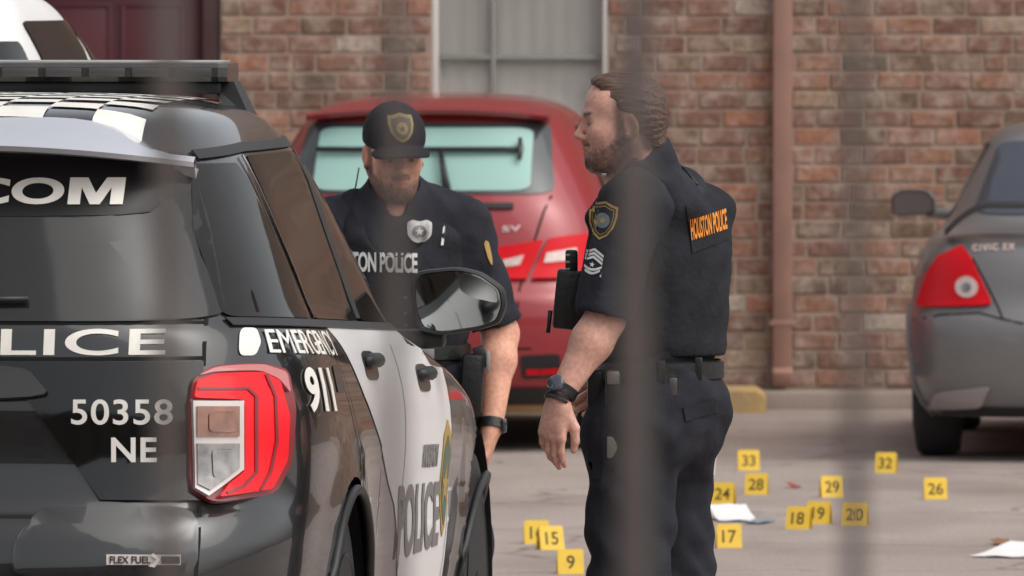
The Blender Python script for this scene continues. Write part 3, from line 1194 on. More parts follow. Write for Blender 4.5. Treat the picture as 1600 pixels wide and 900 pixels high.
patch('letter', sh, 'rear', [(tm_ + (t0[0] - tm_) * p[0], t0[1] + (t1[1] - t0[1]) * p[1]) for p in MPOLY], 0.009, 0.0015, m_vinyl, glass, 0.06)
# wiper
f = sh.frear()
def on_rear(a, z, o):
    p, nn = f(a, z); return p + nn * o
bm = bmesh.new()
wp = sh.R(45, 474)
tube(bm, [on_rear(-0.35 + (wp[0] + 0.35) * t / 8, wp[1] - 0.008 + 0.008 * t / 8, 0.02) for t in range(9)], 0.0075, 8)
tube(bm, [on_rear(0.0, 1.235, 0.035), on_rear(0.02, wp[1] + 0.01, 0.03), on_rear(wp[0] - 0.12, wp[1] - 0.012, 0.03)], [0.022, 0.014, 0.008], 8)
bm_obj('rear_wiper', bm, m_trim, glass, smooth=True)

# tailgate lettering band and gaps
def seam(poly, kind, w=0.008, sg=1, o=0.0012):
    return patch('panel_gap', sh, kind, strip_poly(poly, w), o, 0.0, m_seam, body, 0.05, sg)
zt_ = sh.R(200, 505)[1]; zb_ = sh.R(200, 561)[1]
se_ = sh.R(321, 505)[0]
seam([(-se_, zt_), (0.0, zt_), (se_, zt_)], 'rear', 0.007)
se_ = sh.R(317, 561)[0]
seam([(-se_, zb_), (0.0, zb_), (se_, zb_)], 'rear', 0.009)
seam([sh.R(325, 415), sh.R(322, 505), sh.R(318, 572)], 'rear', 0.008)
seam([sh.R(300, 270), sh.R(310, 330), sh.R(322, 390), sh.R(325, 430)], 'rear', 0.008)
seam([sh.R(312, 790), sh.R(310, 845), sh.R(305, 905)], 'rear', 0.008)
la, lb = sh.R(257, 555), sh.R(257, 514)
ll_ = sh.R(-178, 555)[0]
text_quad('letter', 'POLICE', sh, 'rear', [(ll_, la[1]), (la[0], la[1]), (la[0], lb[1]), (ll_, lb[1])], 0.0015, m_vinyl, body, 0.018, 1.08, split=True)
m_num = mat('white_numerals', srgb(212, 208, 202), 0.5)
q = [sh.R(111, 664), sh.R(268, 664), sh.R(268, 625), sh.R(111, 625)]
text_quad('letter', '50358', sh, 'rear', q, 0.0085, m_num, body, 0.012, 1.06, split=True)
q = [sh.R(173, 723), sh.R(243, 723), sh.R(243, 684), sh.R(173, 684)]
text_quad('letter', 'NE', sh, 'rear', q, 0.0085, m_num, body, 0.02, 1.05, split=True)

# gloss black panel below the band, with its slanted lower corner, and the plate garnish
pb = [sh.R(0, 565), sh.R(316, 565), sh.R(312, 783), sh.R(156, 783), sh.R(66, 656), sh.R(0, 572)]
m_gloss = mat('gloss_black_panel', (0.005, 0.005, 0.005), 0.1, spec=0.5, coat=0.3)
for sg in (1, -1):
    pp = [(sg * p[0], p[1]) for p in pb]
    patch('tailgate_panel', sh, 'rear', pp if sg == 1 else pp[::-1], 0.002, 0.005, m_gloss, body, 0.06)
gz0, gz1 = sh.R(40, 626)[1], sh.R(40, 572)[1]
ga = sh.R(84, 626)[0]; gt = sh.R(40, 572)[0]
patch('plate_garnish', sh, 'rear', smooth_poly([(-ga, gz0), (ga, gz0), (gt, gz1), (-gt, gz1)], 0.22), 0.004, 0.03, m_greyplastic, body, 0.06)
bm = bmesh.new()
pz = (sh.R(0, 640)[1] + sh.R(0, 780)[1]) / 2
add_box(bm, (0, sh.YR(pz) - 0.012, pz), (0.305, 0.012, 0.152), None, 0.004)
plate = bm_obj('licence_plate', bm, m_vinyl, body, angle=35)
# bumper bulge near the lower corner
bmb = bmesh.new()
mid = sh.R(95, 850)
patch('bumper_corner', sh, 'rear', smooth_poly([sh.R(18, 905), sh.R(22, 850), sh.R(70, 790), sh.R(165, 786), sh.R(310, 800), sh.R(305, 905)], 0.3), 0.001, 0.012, m_black, body, 0.04)
# flex fuel badge
q = [sh.R(165, 884), sh.R(278, 884), sh.R(278, 868), sh.R(165, 868)]
bd = patch('fuel_badge', sh, 'rear', q, 0.014, 0.004, m_lensrim, body, 0.06)
q2 = [sh.R(170, 882), sh.R(232, 882), sh.R(232, 871), sh.R(170, 871)]
text_quad('badge_lettering', 'FLEX FUEL', sh, 'rear', q2, 0.0185, m_trim, bd, 0.02)
patch('leaf_mark', sh, 'rear', [sh.R(228, 886), sh.R(238, 888), sh.R(246, 876), sh.R(236, 866), sh.R(232, 870), sh.R(240, 876), sh.R(236, 882)], 0.0185, 0.002, m_vinyl, bd, 0)
q2 = [sh.R(248, 882), sh.R(276, 882), sh.R(276, 871), sh.R(248, 871)]
patch('badge_strip', sh, 'rear', q2, 0.0185, 0.001, m_trim, bd, 0)

# tail lights
RL = lambda pts: [sh.R(*p) for p in pts]
for sg in (1, -1):
    fl = lambda pts: [(sg * p[0], p[1]) for p in (pts if sg == 1 else pts[::-1])]
    tl = patch('tail_light', sh, 'rear', fl(smooth_poly(RL([(291, 640), (296, 596), (322, 574), (400, 570), (440, 580), (452, 640), (446, 720), (420, 775), (330, 790), (291, 768)]), 0.25)), 0.002, 0.018, m_red_d, body, 0.03)
    patch('red_lens', sh, 'rear', fl(smooth_poly(RL([(295, 625), (300, 598), (326, 588), (395, 586), (420, 600), (434, 650), (431, 720), (408, 768), (332, 783), (345, 760), (368, 738), (368, 628)]), 0.12)), 0.020, 0.014, m_red, tl, 0.03)
    patch('lens_groove', sh, 'rear', fl(strip_poly(RL([(300, 612), (372, 612), (384, 624), (384, 740), (366, 764), (342, 776)]), 0.006)), 0.0345, 0.002, m_red_d, tl, 0.03)
    patch('lens_groove', sh, 'rear', fl(strip_poly(RL([(398, 590), (412, 624), (414, 690), (404, 740), (390, 770)]), 0.005)), 0.0345, 0.002, m_red_d, tl, 0.03)
    patch('lens_top', sh, 'rear', fl(smooth_poly(RL([(302, 590), (330, 576), (398, 573), (433, 585), (439, 618), (421, 596), (395, 583), (328, 584)]), 0.2)), 0.020, 0.008, mat('pale_red_lens', srgb(190, 110, 108), 0.1, coat=1.0), tl, 0.03)
    inner = RL([(293, 630), (366, 630), (366, 736), (316, 782), (296, 768)])
    patch('lens_rim', sh, 'rear', fl(inner), 0.022, 0.014, m_lensrim, tl, 0.03)
    patch('turn_lens', sh, 'rear', fl(RL([(298, 638), (358, 638), (358, 683), (298, 683)])), 0.036, 0.005, m_amber, tl, 0.03)
    patch('reverse_lens', sh, 'rear', fl(RL([(298, 694), (358, 694), (358, 734), (317, 773), (299, 762)])), 0.036, 0.005, m_clear, tl, 0.03)
    patch('lens_cell', sh, 'rear', fl(smooth_poly(RL([(314, 646), (352, 646), (352, 676), (314, 676)]), 0.2)), 0.0415, 0.003, m_amber, tl, 0)
    patch('lens_cell', sh, 'rear', fl(smooth_poly(RL([(318, 703), (348, 703), (346, 736), (320, 752)]), 0.2)), 0.0415, 0.003, m_clear, tl, 0)

# side: glass, white doors, lettering
SL = lambda pts: [sh.S(*p) for p in pts]
zb = 1.235
def belt(L): return 1.228
qg = [(0.36, zb), (0.98, zb), (0.88, 1.585), (0.62, 1.585), (0.47, 1.44)]
for sg in (1, -1):
    patch('quarter_window', sh, 'side', smooth_poly(qg, 0.08), 0.002, 0.004, m_glassdark, body, 0.05, sg)
    patch('rear_door_window', sh, 'side', smooth_poly([(1.06, zb), (1.88, zb), (1.90, 1.60), (1.0, 1.60)], 0.05), 0.002, 0.004, m_glassdark, body, 0.05, sg)
    patch('front_door_window', sh, 'side', smooth_poly([(1.98, zb), (3.06, zb), (2.55, 1.595), (2.0, 1.60)], 0.05), 0.002, 0.004, m_glassdark, body, 0.05, sg)
    patch('window_trim', sh, 'side', strip_poly([(0.955, 1.60), (0.99, 1.45), (1.02, 1.235)], 0.016), 0.005, 0.004, m_chrome, body, 0.05, sg)
    patch('window_surround', sh, 'side', strip_poly([(0.66, 1.605), (1.0, 1.618), (2.0, 1.618), (2.54, 1.612), (2.80, 1.44), (3.10, 1.235)], 0.020), 0.003, 0.006, m_trim, body, 0.06, sg)
    patch('door_pillar', sh, 'side', [(1.885, 1.24), (1.975, 1.24), (1.995, 1.60), (1.905, 1.60)], 0.003, 0.005, m_trim, body, 0.06, sg)
    patch('belt_trim', sh, 'side', strip_poly([(0.36, zb - 0.012), (1.2, zb - 0.012), (2.2, zb - 0.012), (3.2, zb - 0.012)], 0.018), 0.003, 0.004, m_trim, body, 0.06, sg)
    wd = [(1.19, 1.216), (2.9, 1.216), (3.30, 1.20), (3.38, 0.95), (3.42, 0.42), (2.36, 0.42), (2.32, 0.55), (2.18, 0.76), (1.82, 0.914), (1.48, 1.05), (1.31, 1.147)]
    patch('white_doors', sh, 'side', wd, 0.0015, 0.001, m_white, body, 0.05, sg)
    for poly in ([(1.04, 1.22), (1.16, 1.05), (1.50, 0.80), (1.60, 0.5)], [(2.30, 1.22), (2.32, 0.8), (2.30, 0.42)], [(3.37, 1.2), (3.38, 0.9), (3.36, 0.42)]):
        seam(poly, 'side', 0.007, sg, 0.0035)
    for Lh, zh in ((1.72, 1.125), (2.82, 1.095)):
        cup = patch('door_handle_cup', sh, 'side', smooth_poly([(Lh - 0.13, zh - 0.035), (Lh + 0.13, zh - 0.035), (Lh + 0.13, zh + 0.035), (Lh - 0.13, zh + 0.035)], 0.3), 0.0035, 0.0015, m_greyplastic, body, 0.05, sg)
        fs = sh.fside(sg)
        bm = bmesh.new()
        pp = []
        for t in range(9):
            u = t / 8
            p, nn = fs(Lh - 0.11 + 0.22 * u, zh + 0.008)
            pp.append(p + nn * (0.006 + 0.016 * math.sin(PI * u) ** 0.5))
        tube(bm, pp, [0.012, 0.016, 0.018, 0.019, 0.019, 0.019, 0.018, 0.016, 0.012], 10)
        bm_obj('door_handle', bm, m_trim, cup, smooth=True)
    # lettering on the side
    if sg == 1: qq = lambda l0, l1, z0, z1: [(l0, z0), (l1, z0), (l1, z1), (l0, z1)]
    else: qq = lambda l0, l1, z0, z1: [(l1, z0), (l0, z0), (l0, z1), (l1, z1)]
    text_quad('letter', 'EMERGENCY', sh, 'side', [(0.43, 1.152), (1.12, 1.147), (1.10, 1.205), (0.46, 1.206)] if sg == 1 else qq(0.41, 1.15, 1.148, 1.207), 0.004, m_vinyl, body, 0.0, 1.0, sg=sg, split=True)
    text_quad('letter', '911', sh, 'side', [(0.555, 1.013), (0.87, 1.013), (0.84, 1.119), (0.58, 1.119)] if sg == 1 else qq(0.56, 0.86, 1.013, 1.119), 0.004, m_vinyl, body, 0.03, 1.0, sg=sg, split=True)
    text_quad('letter', 'POLICE', sh, 'side', qq(2.24, 3.18, 0.585, 0.82), 0.004, m_refl, body, 0.03, 1.0, sg=sg, split=True)
    text_quad('door_lettering', 'HOUSTON', sh, 'side', qq(2.72, 3.06, 0.865, 0.925), 0.004, m_refl, body, 0.02, 1.0, sg=sg)
    c = (3.27, 0.80)
    shield = [(c[0] + 0.10 * x, c[1] + 0.19 * y) for x, y in [(-0.9, 0.75), (-0.5, 0.85), (0, 1.0), (0.5, 0.85), (0.9, 0.75), (1, 0.2), (0.8, -0.35), (0.4, -0.8), (0, -1), (-0.4, -0.8), (-0.8, -0.35), (-1, 0.2)]]
    em = patch('door_emblem', sh, 'side', smooth_poly(shield, 0.2, 2), 0.004, 0.001, m_gold, body, 0.05, sg)
    patch('emblem_field', sh, 'side', smooth_poly([(c[0] + (p[0] - c[0]) * 0.78, c[1] + (p[1] - c[1]) * 0.78) for p in shield], 0.2, 2), 0.0055, 0.001, m_green, em, 0.05, sg)
    patch('emblem_star', sh, 'side', [(c[0] + (0.075 if k % 2 == 0 else 0.03) * math.sin(k * PI / 5), c[1] + (0.075 if k % 2 == 0 else 0.03) * math.cos(k * PI / 5)) for k in range(10)], 0.007, 0.001, m_gold, em, 0, sg)
    patch('fuel_flap' if sg == 1 else 'marker_plate', sh, 'side', smooth_poly([(0.95, 1.06), (1.10, 1.06), (1.10, 1.125), (0.95, 1.125)], 0.15), 0.0015, 0.001, m_greyplastic, body, 0.05, sg)
    glint = smooth_poly([sh.R(374, 513), sh.R(400, 513), sh.R(407, 535), sh.R(398, 556), sh.R(372, 556)], 0.3)  # bright reflection on the rear corner, drawn as a white patch
    glint = [(sg * p[0], p[1]) for p in (glint if sg == 1 else glint[::-1])]
    patch('corner_reflection', sh, 'rear', glint, 0.002, 0.001, m_vinyl, body, 0.03)
    for L_, z_, r_ in whl:
        arch(suv, sh, L_, z_, r_, sg, m_trim, 0.012)
        wheel(suv, sg * 0.985, L_, 0.385, 0.255, m_rim_b, 0)
    # door mirror, glass towards the rear
    zc = (wz(415, 26.7) + wz(521, 26.7)) / 2
    MX, MY = 1.05, 3.06
    out = [(-0.125, 0.045), (-0.105, 0.078), (0.0, 0.088), (0.06, 0.075), (0.118, 0.035), (0.125, -0.01), (0.108, -0.055), (0.06, -0.072), (-0.05, -0.088), (-0.10, -0.075), (-0.12, -0.03)]
    out = smooth_poly(out, 0.25, 2)
    bm = bmesh.new()
    def ring(s, y, dz=0.0): return [bm.verts.new((sg * (MX + p[0] * s), MY + y, zc + p[1] * s + dz)) for p in out]
    rr = [ring(0.90, 0.018), ring(0.93, 0.0), ring(1.0, 0.004), ring(1.02, 0.03), ring(0.97, 0.08), ring(0.80, 0.13), ring(0.45, 0.155)]
    for i in range(len(rr) - 1):
        for k in range(len(out)):
            bm.faces.new((rr[i][k], rr[i][(k + 1) % len(out)], rr[i + 1][(k + 1) % len(out)], rr[i + 1][k]))
    bm.faces.new(rr[-1]); bm.faces.new(rr[0][::-1])
    mh = bm_obj('door_mirror', bm, m_trim, suv, angle=45)
    bm = bmesh.new()
    vs = [bm.verts.new((sg * (MX + p[0] * 0.895), MY + 0.012 - 0.06 * (p[1] + 0.088) * 0.3, zc + p[1] * 0.895)) for p in out]
    bm.faces.new(vs)
    bm_obj('mirror_glass', bm, mat('mirror_glass', (0.36, 0.38, 0.38), 0.03, 1.0), mh)
    bm = bmesh.new()
    add_box(bm, (sg * (MX - 0.12), MY + 0.07, zc - 0.10), (0.16, 0.07, 0.05), None, 0.015)
    bm_obj('mirror_arm', bm, m_trim, mh, angle=40)
    # convex corner of the mirror
    bm = bmesh.new()
    cp = smooth_poly([(0.0, 0.074), (0.05, 0.064), (0.100, 0.030), (0.104, -0.005), (0.03, 0.012), (0.005, 0.03)], 0.2, 2)
    bm.faces.new([bm.verts.new((sg * (MX + p[0]), MY + 0.004, zc + p[1])) for p in cp])
    bm_obj('convex_mirror', bm, mat('mirror_glass_wide', (0.62, 0.64, 0.64), 0.08, 1.0), mh)

# windscreen
def ws_pt(a, t):
    z = 1.16 + (1.63 - 1.16) * t
    L = sh.YF(z)
    D, Df = sh.dd(z)
    fz = min(0.98, abs(a) / sh.W(z))
    Lx = L - Df * (1 - (1 - fz ** sh.mf) ** (1 / sh.nf))
    return (Vector((a, Lx, sh.zz(z, Lx))), Vector((0, 0.6, 0.8)))
mapped('windscreen', poly_bm([[(-0.74, 0.02), (0.74, 0.02), (0.62, 0.98), (-0.62, 0.98)]]), ws_pt, 0.004, 0.004, m_glassdark, body, 0.06, 0.1)

# roof light bar
lb0 = empty('tmp'); bpy.data.objects.remove(lb0)
LBL = 1.86
zt, zbm = 1.815, 1.770
bm = bmesh.new()
sec = [(-0.12, zbm), (-0.135, zbm + 0.012), (-0.135, zt - 0.010), (-0.12, zt), (0.12, zt), (0.135, zt - 0.010), (0.135, zbm + 0.012), (0.12, zbm)]
st = [(-0.62, 0.80), (-0.60, 1.0), (0.60, 1.0), (0.62, 0.80)]
rr = [[bm.verts.new((x, LBL + p[0] * s, p[1])) for p in sec] for x, s in st]
for i in range(3):
    for k in range(8):
        bm.faces.new((rr[i][k], rr[i][(k + 1) % 8], rr[i + 1][(k + 1) % 8], rr[i + 1][k]))
bm.faces.new(rr[0]); bm.faces.new(rr[-1][::-1])
lbar = bm_obj('light_bar', bm, m_barhouse, suv, angle=30)
bm = bmesh.new()
add_box(bm, (0, LBL, zt + 0.003), (1.20, 0.22, 0.008), None, 0.003)
bm_obj('top_cover', bm, mat('pale_cover', srgb(170, 168, 164), 0.3, 0.3), lbar, angle=30)
for k in range(-5, 6):
    box_obj('light_module', (k * 0.108, LBL - 0.1365, (zt + zbm) / 2), (0.09, 0.006, 0.022), mat('led_module', srgb(84, 82, 80), 0.3, 0.3), lbar, bevel=0.002)
bm = bmesh.new()
add_box(bm, (0, LBL, zbm - 0.016), (1.20, 0.20, 0.030), None, 0.004)
bm_obj('bar_base', bm, m_trim, lbar, angle=30)
for sg in (1, -1):
    for (xx, dx) in ((0.60, 0.03), (0.36, 0.0)):
        bm = bmesh.new()
        zr = roof_pt(xx, LBL)
        b0 = [(xx - 0.03, LBL - 0.06, zbm), (xx + 0.03, LBL - 0.06, zbm), (xx + 0.03, LBL + 0.06, zbm), (xx - 0.03, LBL + 0.06, zbm)]
        zr2 = roof_pt(xx + dx + 0.03, LBL)
        b1 = [(xx - 0.02 + dx, LBL - 0.08, zr - 0.01), (xx + 0.045 + dx, LBL - 0.08, zr2 - 0.02), (xx + 0.045 + dx, LBL + 0.08, zr2 - 0.02), (xx - 0.02 + dx, LBL + 0.08, zr - 0.01)]
        va = [bm.verts.new((sg * p[0], p[1], p[2])) for p in b0]; vb = [bm.verts.new((sg * p[0], p[1], p[2])) for p in b1]
        for k in range(4): bm.faces.new((va[k], va[(k + 1) % 4], vb[(k + 1) % 4], vb[k]))
        bm.faces.new(va); bm.faces.new(vb[::-1])
        bm_obj('mounting_foot', bm, m_trim, lbar)

# ------------------------------------------------------------------ white SUV behind it
lv2 = [(z * 1.165, w * 1.02, yr, yf) for z, w, yr, yf in lev]
m_glassblack = mat('deep_tinted_glass', (0.014, 0.013, 0.011), 0.12, spec=0.1)
wyaw = math.radians(7)
wroot = empty('parked_car', (-2.36, 29.8, 0), -wyaw)
tag(wroot, 'white full-size SUV parked in front of the maroon door', 'car')
sw = Shell(lv2, (-2.36, 29.8), wyaw)
whw = [(1.13, 0.40, 0.45), (4.13, 0.40, 0.45)]
wb = sw.body('body', m_white, wroot, whw, 90)
for sg in (1, -1):
    patch('quarter_window', sw, 'side', smooth_poly([(0.45, 1.45), (0.92, 1.45), (0.92, 1.84), (0.60, 1.84)], 0.1), 0.002, 0.004, m_glassdark, wb, 0.06, sg)
    patch('rear_door_window', sw, 'side', smooth_poly([(1.30, 1.45), (1.95, 1.45), (1.95, 1.90), (1.06, 1.90)], 0.06), 0.002, 0.004, m_glassblack, wb, 0.06, sg)
    patch('front_door_window', sw, 'side', smooth_poly([(2.05, 1.45), (3.1, 1.45), (2.6, 1.89), (2.05, 1.90)], 0.06), 0.002, 0.004, m_glassblack, wb, 0.06, sg)
    fl = lambda pts: [(sg * p[0], p[1]) for p in (pts if sg == 1 else pts[::-1])]
    patch('tail_light', sw, 'rear', fl([(0.80, 0.95), (0.985, 0.95), (0.97, 1.30), (0.82, 1.30)]), 0.002, 0.015, m_red, wb, 0.04)
    for L_, z_, r_ in whw:
        arch(wroot, sw, L_, z_, r_, sg, m_trim, 0.018)
        wheel(wroot, sg * 1.0, L_, 0.40, 0.26, m_rim, 0)
patch('rear_window', sw, 'rear', smooth_poly([(-0.78, 1.46), (0.78, 1.46), (0.67, 1.84), (-0.67, 1.84)], 0.12), 0.002, 0.004, m_glassdark, wb, 0.06)

# ------------------------------------------------------------------ red hatchback
m_redpaint = mat('red_car_paint', srgb(146, 44, 49), 0.34, 0.1, coat=0.6, rvar=0.04, vscale=5)
m_teal = mat('teal_glass_sky_sheen', srgb(150, 186, 178), 0.45, 0.0, spec=0.4, var=0.04, vscale=1.5)  # reflected sky mixed into the glass tint as one pale base colour
ryaw = math.radians(6)
RO = (wx(648, 44.0), 44.0)
lr = [(0.20, 0.76, 0.16, 3.9), (0.30, 0.80, 0.05, 4.02), (0.42, 0.835, 0.01, 4.08), (0.55, 0.848, 0.0, 4.1), (0.66, 0.85, 0.015, 4.1), (0.72, 0.85, 0.06, 4.08), (0.80, 0.845, 0.10, 4.0), (0.92, 0.825, 0.13, 3.75),
      (1.00, 0.80, 0.155, 3.4), (1.06, 0.775, 0.18, 3.15), (1.12, 0.745, 0.215, 3.0), (1.25, 0.68, 0.30, 2.75), (1.36, 0.62, 0.385, 2.5), (1.43, 0.575, 0.43, 2.3), (1.47, 0.53, 0.46, 2.2),
      (1.50, 0.46, 0.52, 2.1), (1.52, 0.36, 0.68, 1.95), (1.531, 0.22, 0.92, 1.75), (1.535, 0.05, 1.2, 1.5)]
rroot = empty('parked_car', (RO[0], RO[1], 0), -ryaw)
tag(rroot, 'red hatchback parked nose-in under the curtained window', 'car')
sr = Shell(lr, RO, ryaw, D=0.6, m=4.5, n=2.4)
wr_ = [(0.72, 0.30, 0.345), (3.3, 0.30, 0.345)]
rb = sr.body('body', m_redpaint, rroot, wr_, 90)
m_frit = mat('glass_frit', srgb(62, 66, 68), 0.2, coat=0.5)
ge, gs = sr.R(828, 250)[0], sr.R(860, 250)[0]
zt0, zb0 = sr.R(760, 192)[1], sr.R(760, 304)[1]
zt1, zb1 = sr.R(760, 201)[1], sr.R(760, 299)[1]
fr = patch('rear_window', sr, 'rear', smooth_poly([(-gs - 0.03, zb0), (gs + 0.03, zb0), (gs - 0.02, zt0), (-gs + 0.02, zt0)], 0.1), 0.002, 0.003, m_frit, rb, 0.06)
patch('pane', sr, 'rear', smooth_poly([(-ge - 0.01, zb1), (ge + 0.01, zb1), (ge, zt1), (-ge, zt1)], 0.1), 0.006, 0.003, m_teal, fr, 0.06)
fR = sr.frear()
def rr_on(px, py, o):
    a, z = sr.R(px, py); p, nn = fR(a, z); return p + nn * o
bm = bmesh.new()
tube(bm, [rr_on(500 + (812 - 500) * t / 12, 240, 0.03) for t in range(13)], 0.012, 8)
wpr = bm_obj('rear_wiper', bm, m_trim, rb, smooth=True)
bm = bmesh.new()
tube(bm, [rr_on(701, 312, 0.03), rr_on(694, 270, 0.045), rr_on(689, 240, 0.04)], [0.022, 0.014, 0.01], 8)
bm_obj('wiper_arm', bm, m_trim, wpr, smooth=True)
bm = bmesh.new()
tube(bm, [rr_on(810, 224, 0.035), rr_on(811, 240, 0.037), rr_on(810, 256, 0.035)], [0.009, 0.014, 0.009], 8)
bm_obj('wiper_end', bm, m_greyplastic, wpr, smooth=True)
# spoiler lip over the glass
bm = bmesh.new()
n = 24; rg = []
for i in range(n + 1):
    u = -1 + 2 * i / n; a = 0.53 * u
    z = 1.475 - 0.03 * abs(u) ** 2.5
    L = 0.36 + 0.10 * abs(u) ** 3
    rg.append([bm.verts.new(p) for p in ((a, 0.62, z + 0.035 - 0.02 * abs(u) ** 3), (a, L + 0.05, z + 0.016), (a, L, z), (a, L + 0.02, z - 0.02), (a, L + 0.14, z - 0.018))])
for i in range(n):
    for k in range(5): bm.faces.new((rg[i][k], rg[i][(k + 1) % 5], rg[i + 1][(k + 1) % 5], rg[i + 1][k]))
bm.faces.new(rg[0]); bm.faces.new(rg[-1][::-1])
bm_obj('spoiler', bm, m_redpaint, rb, angle=40)
P = lambda pts: [sr.R(*p) for p in pts]
hz = sr.R(760, 323)[1]
patch('dark_strip', sr, 'rear', strip_poly([(-0.42, hz), (0.0, hz), (sr.R(802, 323)[0], hz)], 0.022), 0.002, 0.012, m_trim, rb, 0.06)  # dark strip across the hatch, below the glass
m_wlens = mat('white_lens', srgb(206, 182, 176), 0.15, coat=1.0, var=0.15, vscale=30)
m_redl = mat('red_lens_bright', (0.62, 0.006, 0.014), 0.3, coat=0.0, spec=0.2)
for sg in (1, -1):
    fl = lambda pts: [(sg * p[0], p[1]) for p in (pts if sg == 1 else pts[::-1])]
    patch('panel_gap', sr, 'rear', fl(strip_poly(P([(862, 305), (850, 330), (828, 400), (812, 450), (806, 520), (800, 545)]), 0.010)), 0.0012, 0, m_seam, rb, 0.05)
    tl = patch('tail_light', sr, 'rear', fl(P([(856, 374), (905, 367), (965, 372), (972, 432), (830, 438), (838, 414)])), 0.002, 0.02, m_redl, rb, 0.04)
    patch('reverse_lens', sr, 'rear', fl(P([(852, 397), (896, 389), (895, 408), (848, 413)])), 0.022, 0.006, m_wlens, tl, 0.04)
    t2 = patch('tail_light', sr, 'rear', fl(P([(772, 388), (848, 376), (822, 438), (778, 438)])), 0.002, 0.016, m_redl, rb, 0.04)
    patch('reverse_lens', sr, 'rear', fl(P([(786, 408), (818, 400), (812, 416), (788, 420)])), 0.018, 0.006, m_wlens, t2, 0.04)
    sl = patch('bumper_recess', sr, 'rear', fl(smooth_poly(P([(812, 556), (874, 553), (876, 588), (816, 592)]), 0.15)), 0.002, 0.004, m_trim, rb, 0.04)
    patch('reflector', sr, 'rear', fl(P([(822, 577), (872, 575), (872, 583), (822, 585)])), 0.007, 0.004, m_redl, sl, 0)
    patch('quarter_window', sr, 'side', smooth_poly([(0.75, 1.10), (1.25, 1.10), (1.2, 1.40), (0.95, 1.40)], 0.1), 0.002, 0.004, m_glassdark, rb, 0.06, sg)
    patch('door_window', sr, 'side', smooth_poly([(1.32, 1.10), (2.75, 1.10), (2.2, 1.41), (1.3, 1.42)], 0.06), 0.002, 0.004, m_glassdark, rb, 0.06, sg)
    for L_, z_, r_ in wr_:
        arch(rroot, sr, L_, z_, r_, sg, m_redpaint, 0.014)
        wheel(rroot, sg * 0.835, L_, 0.30, 0.195, m_rim, 0)
zl0, zl1 = sr.R(760, 606)[1], 0.215
patch('lower_bumper', sr, 'rear', [(-0.72, zl1), (0.72, zl1), (0.80, zl0), (-0.80, zl0)], 0.002, 0.008, m_trim, rb, 0.06)
patch('panel_gap', sr, 'rear', strip_poly([(-0.5, sr.R(800, 545)[1]), (0, sr.R(800, 548)[1]), (0.5, sr.R(800, 545)[1])], 0.009), 0.0012, 0, m_seam, rb, 0.06)
q = [sr.R(785, 363), sr.R(814, 361), sr.R(814, 352), sr.R(785, 354)]
text_quad('trim_badge', 'SV', sr, 'rear', q, 0.002, m_wlens, rb, 0.03, 1.1, 0.004)
bm = bmesh.new()
add_box(bm, (0, -0.0, 0.78), (0.305, 0.012, 0.152), None, 0.003)
pl = bm_obj('licence_plate', bm, m_vinyl, rb, angle=35); pl.location = (0, 0.075, 0)

# ------------------------------------------------------------------ grey coupe on the right
m_grey = mat('grey_car_paint', srgb(118, 116, 116), 0.36, 0.35, coat=0.5, rvar=0.04, vscale=5)
gyaw = math.radians(4.5)
GO = (2.506, 43.0)
lg = [(0.19, 0.78, 0.14, 4.2), (0.26, 0.82, 0.04, 4.33), (0.36, 0.848, 0.01, 4.4), (0.50, 0.858, 0.0, 4.42), (0.60, 0.86, 0.01, 4.42), (0.635, 0.858, 0.045, 4.4), (0.70, 0.852, 0.075, 4.3), (0.80, 0.835, 0.09, 4.0), (0.88, 0.81, 0.12, 3.55),
      (0.925, 0.785, 0.18, 3.25), (0.955, 0.765, 0.36, 3.1), (0.975, 0.745, 0.60, 3.02), (1.0, 0.725, 0.70, 2.96), (1.15, 0.655, 0.97, 2.65), (1.28, 0.59, 1.22, 2.4), (1.34, 0.56, 1.34, 2.28),
      (1.385, 0.51, 1.44, 2.18), (1.412, 0.43, 1.56, 2.1), (1.427, 0.28, 1.70, 2.0), (1.433, 0.06, 1.80, 1.9)]
groot = empty('parked_car', (GO[0], GO[1], 0), -gyaw)
tag(groot, 'dark grey two-door coupe with boot spoiler and triangular red tail light', 'car')
sg_ = Shell(lg, GO, gyaw, D=0.65, m=4.5, n=2.4)
wg = [(0.80, 0.305, 0.345), (3.4, 0.305, 0.345)]
gb_ = sg_.body('body', m_grey, groot, wg, 90)
PL = lambda pts: [sg_.R(*p) for p in pts]
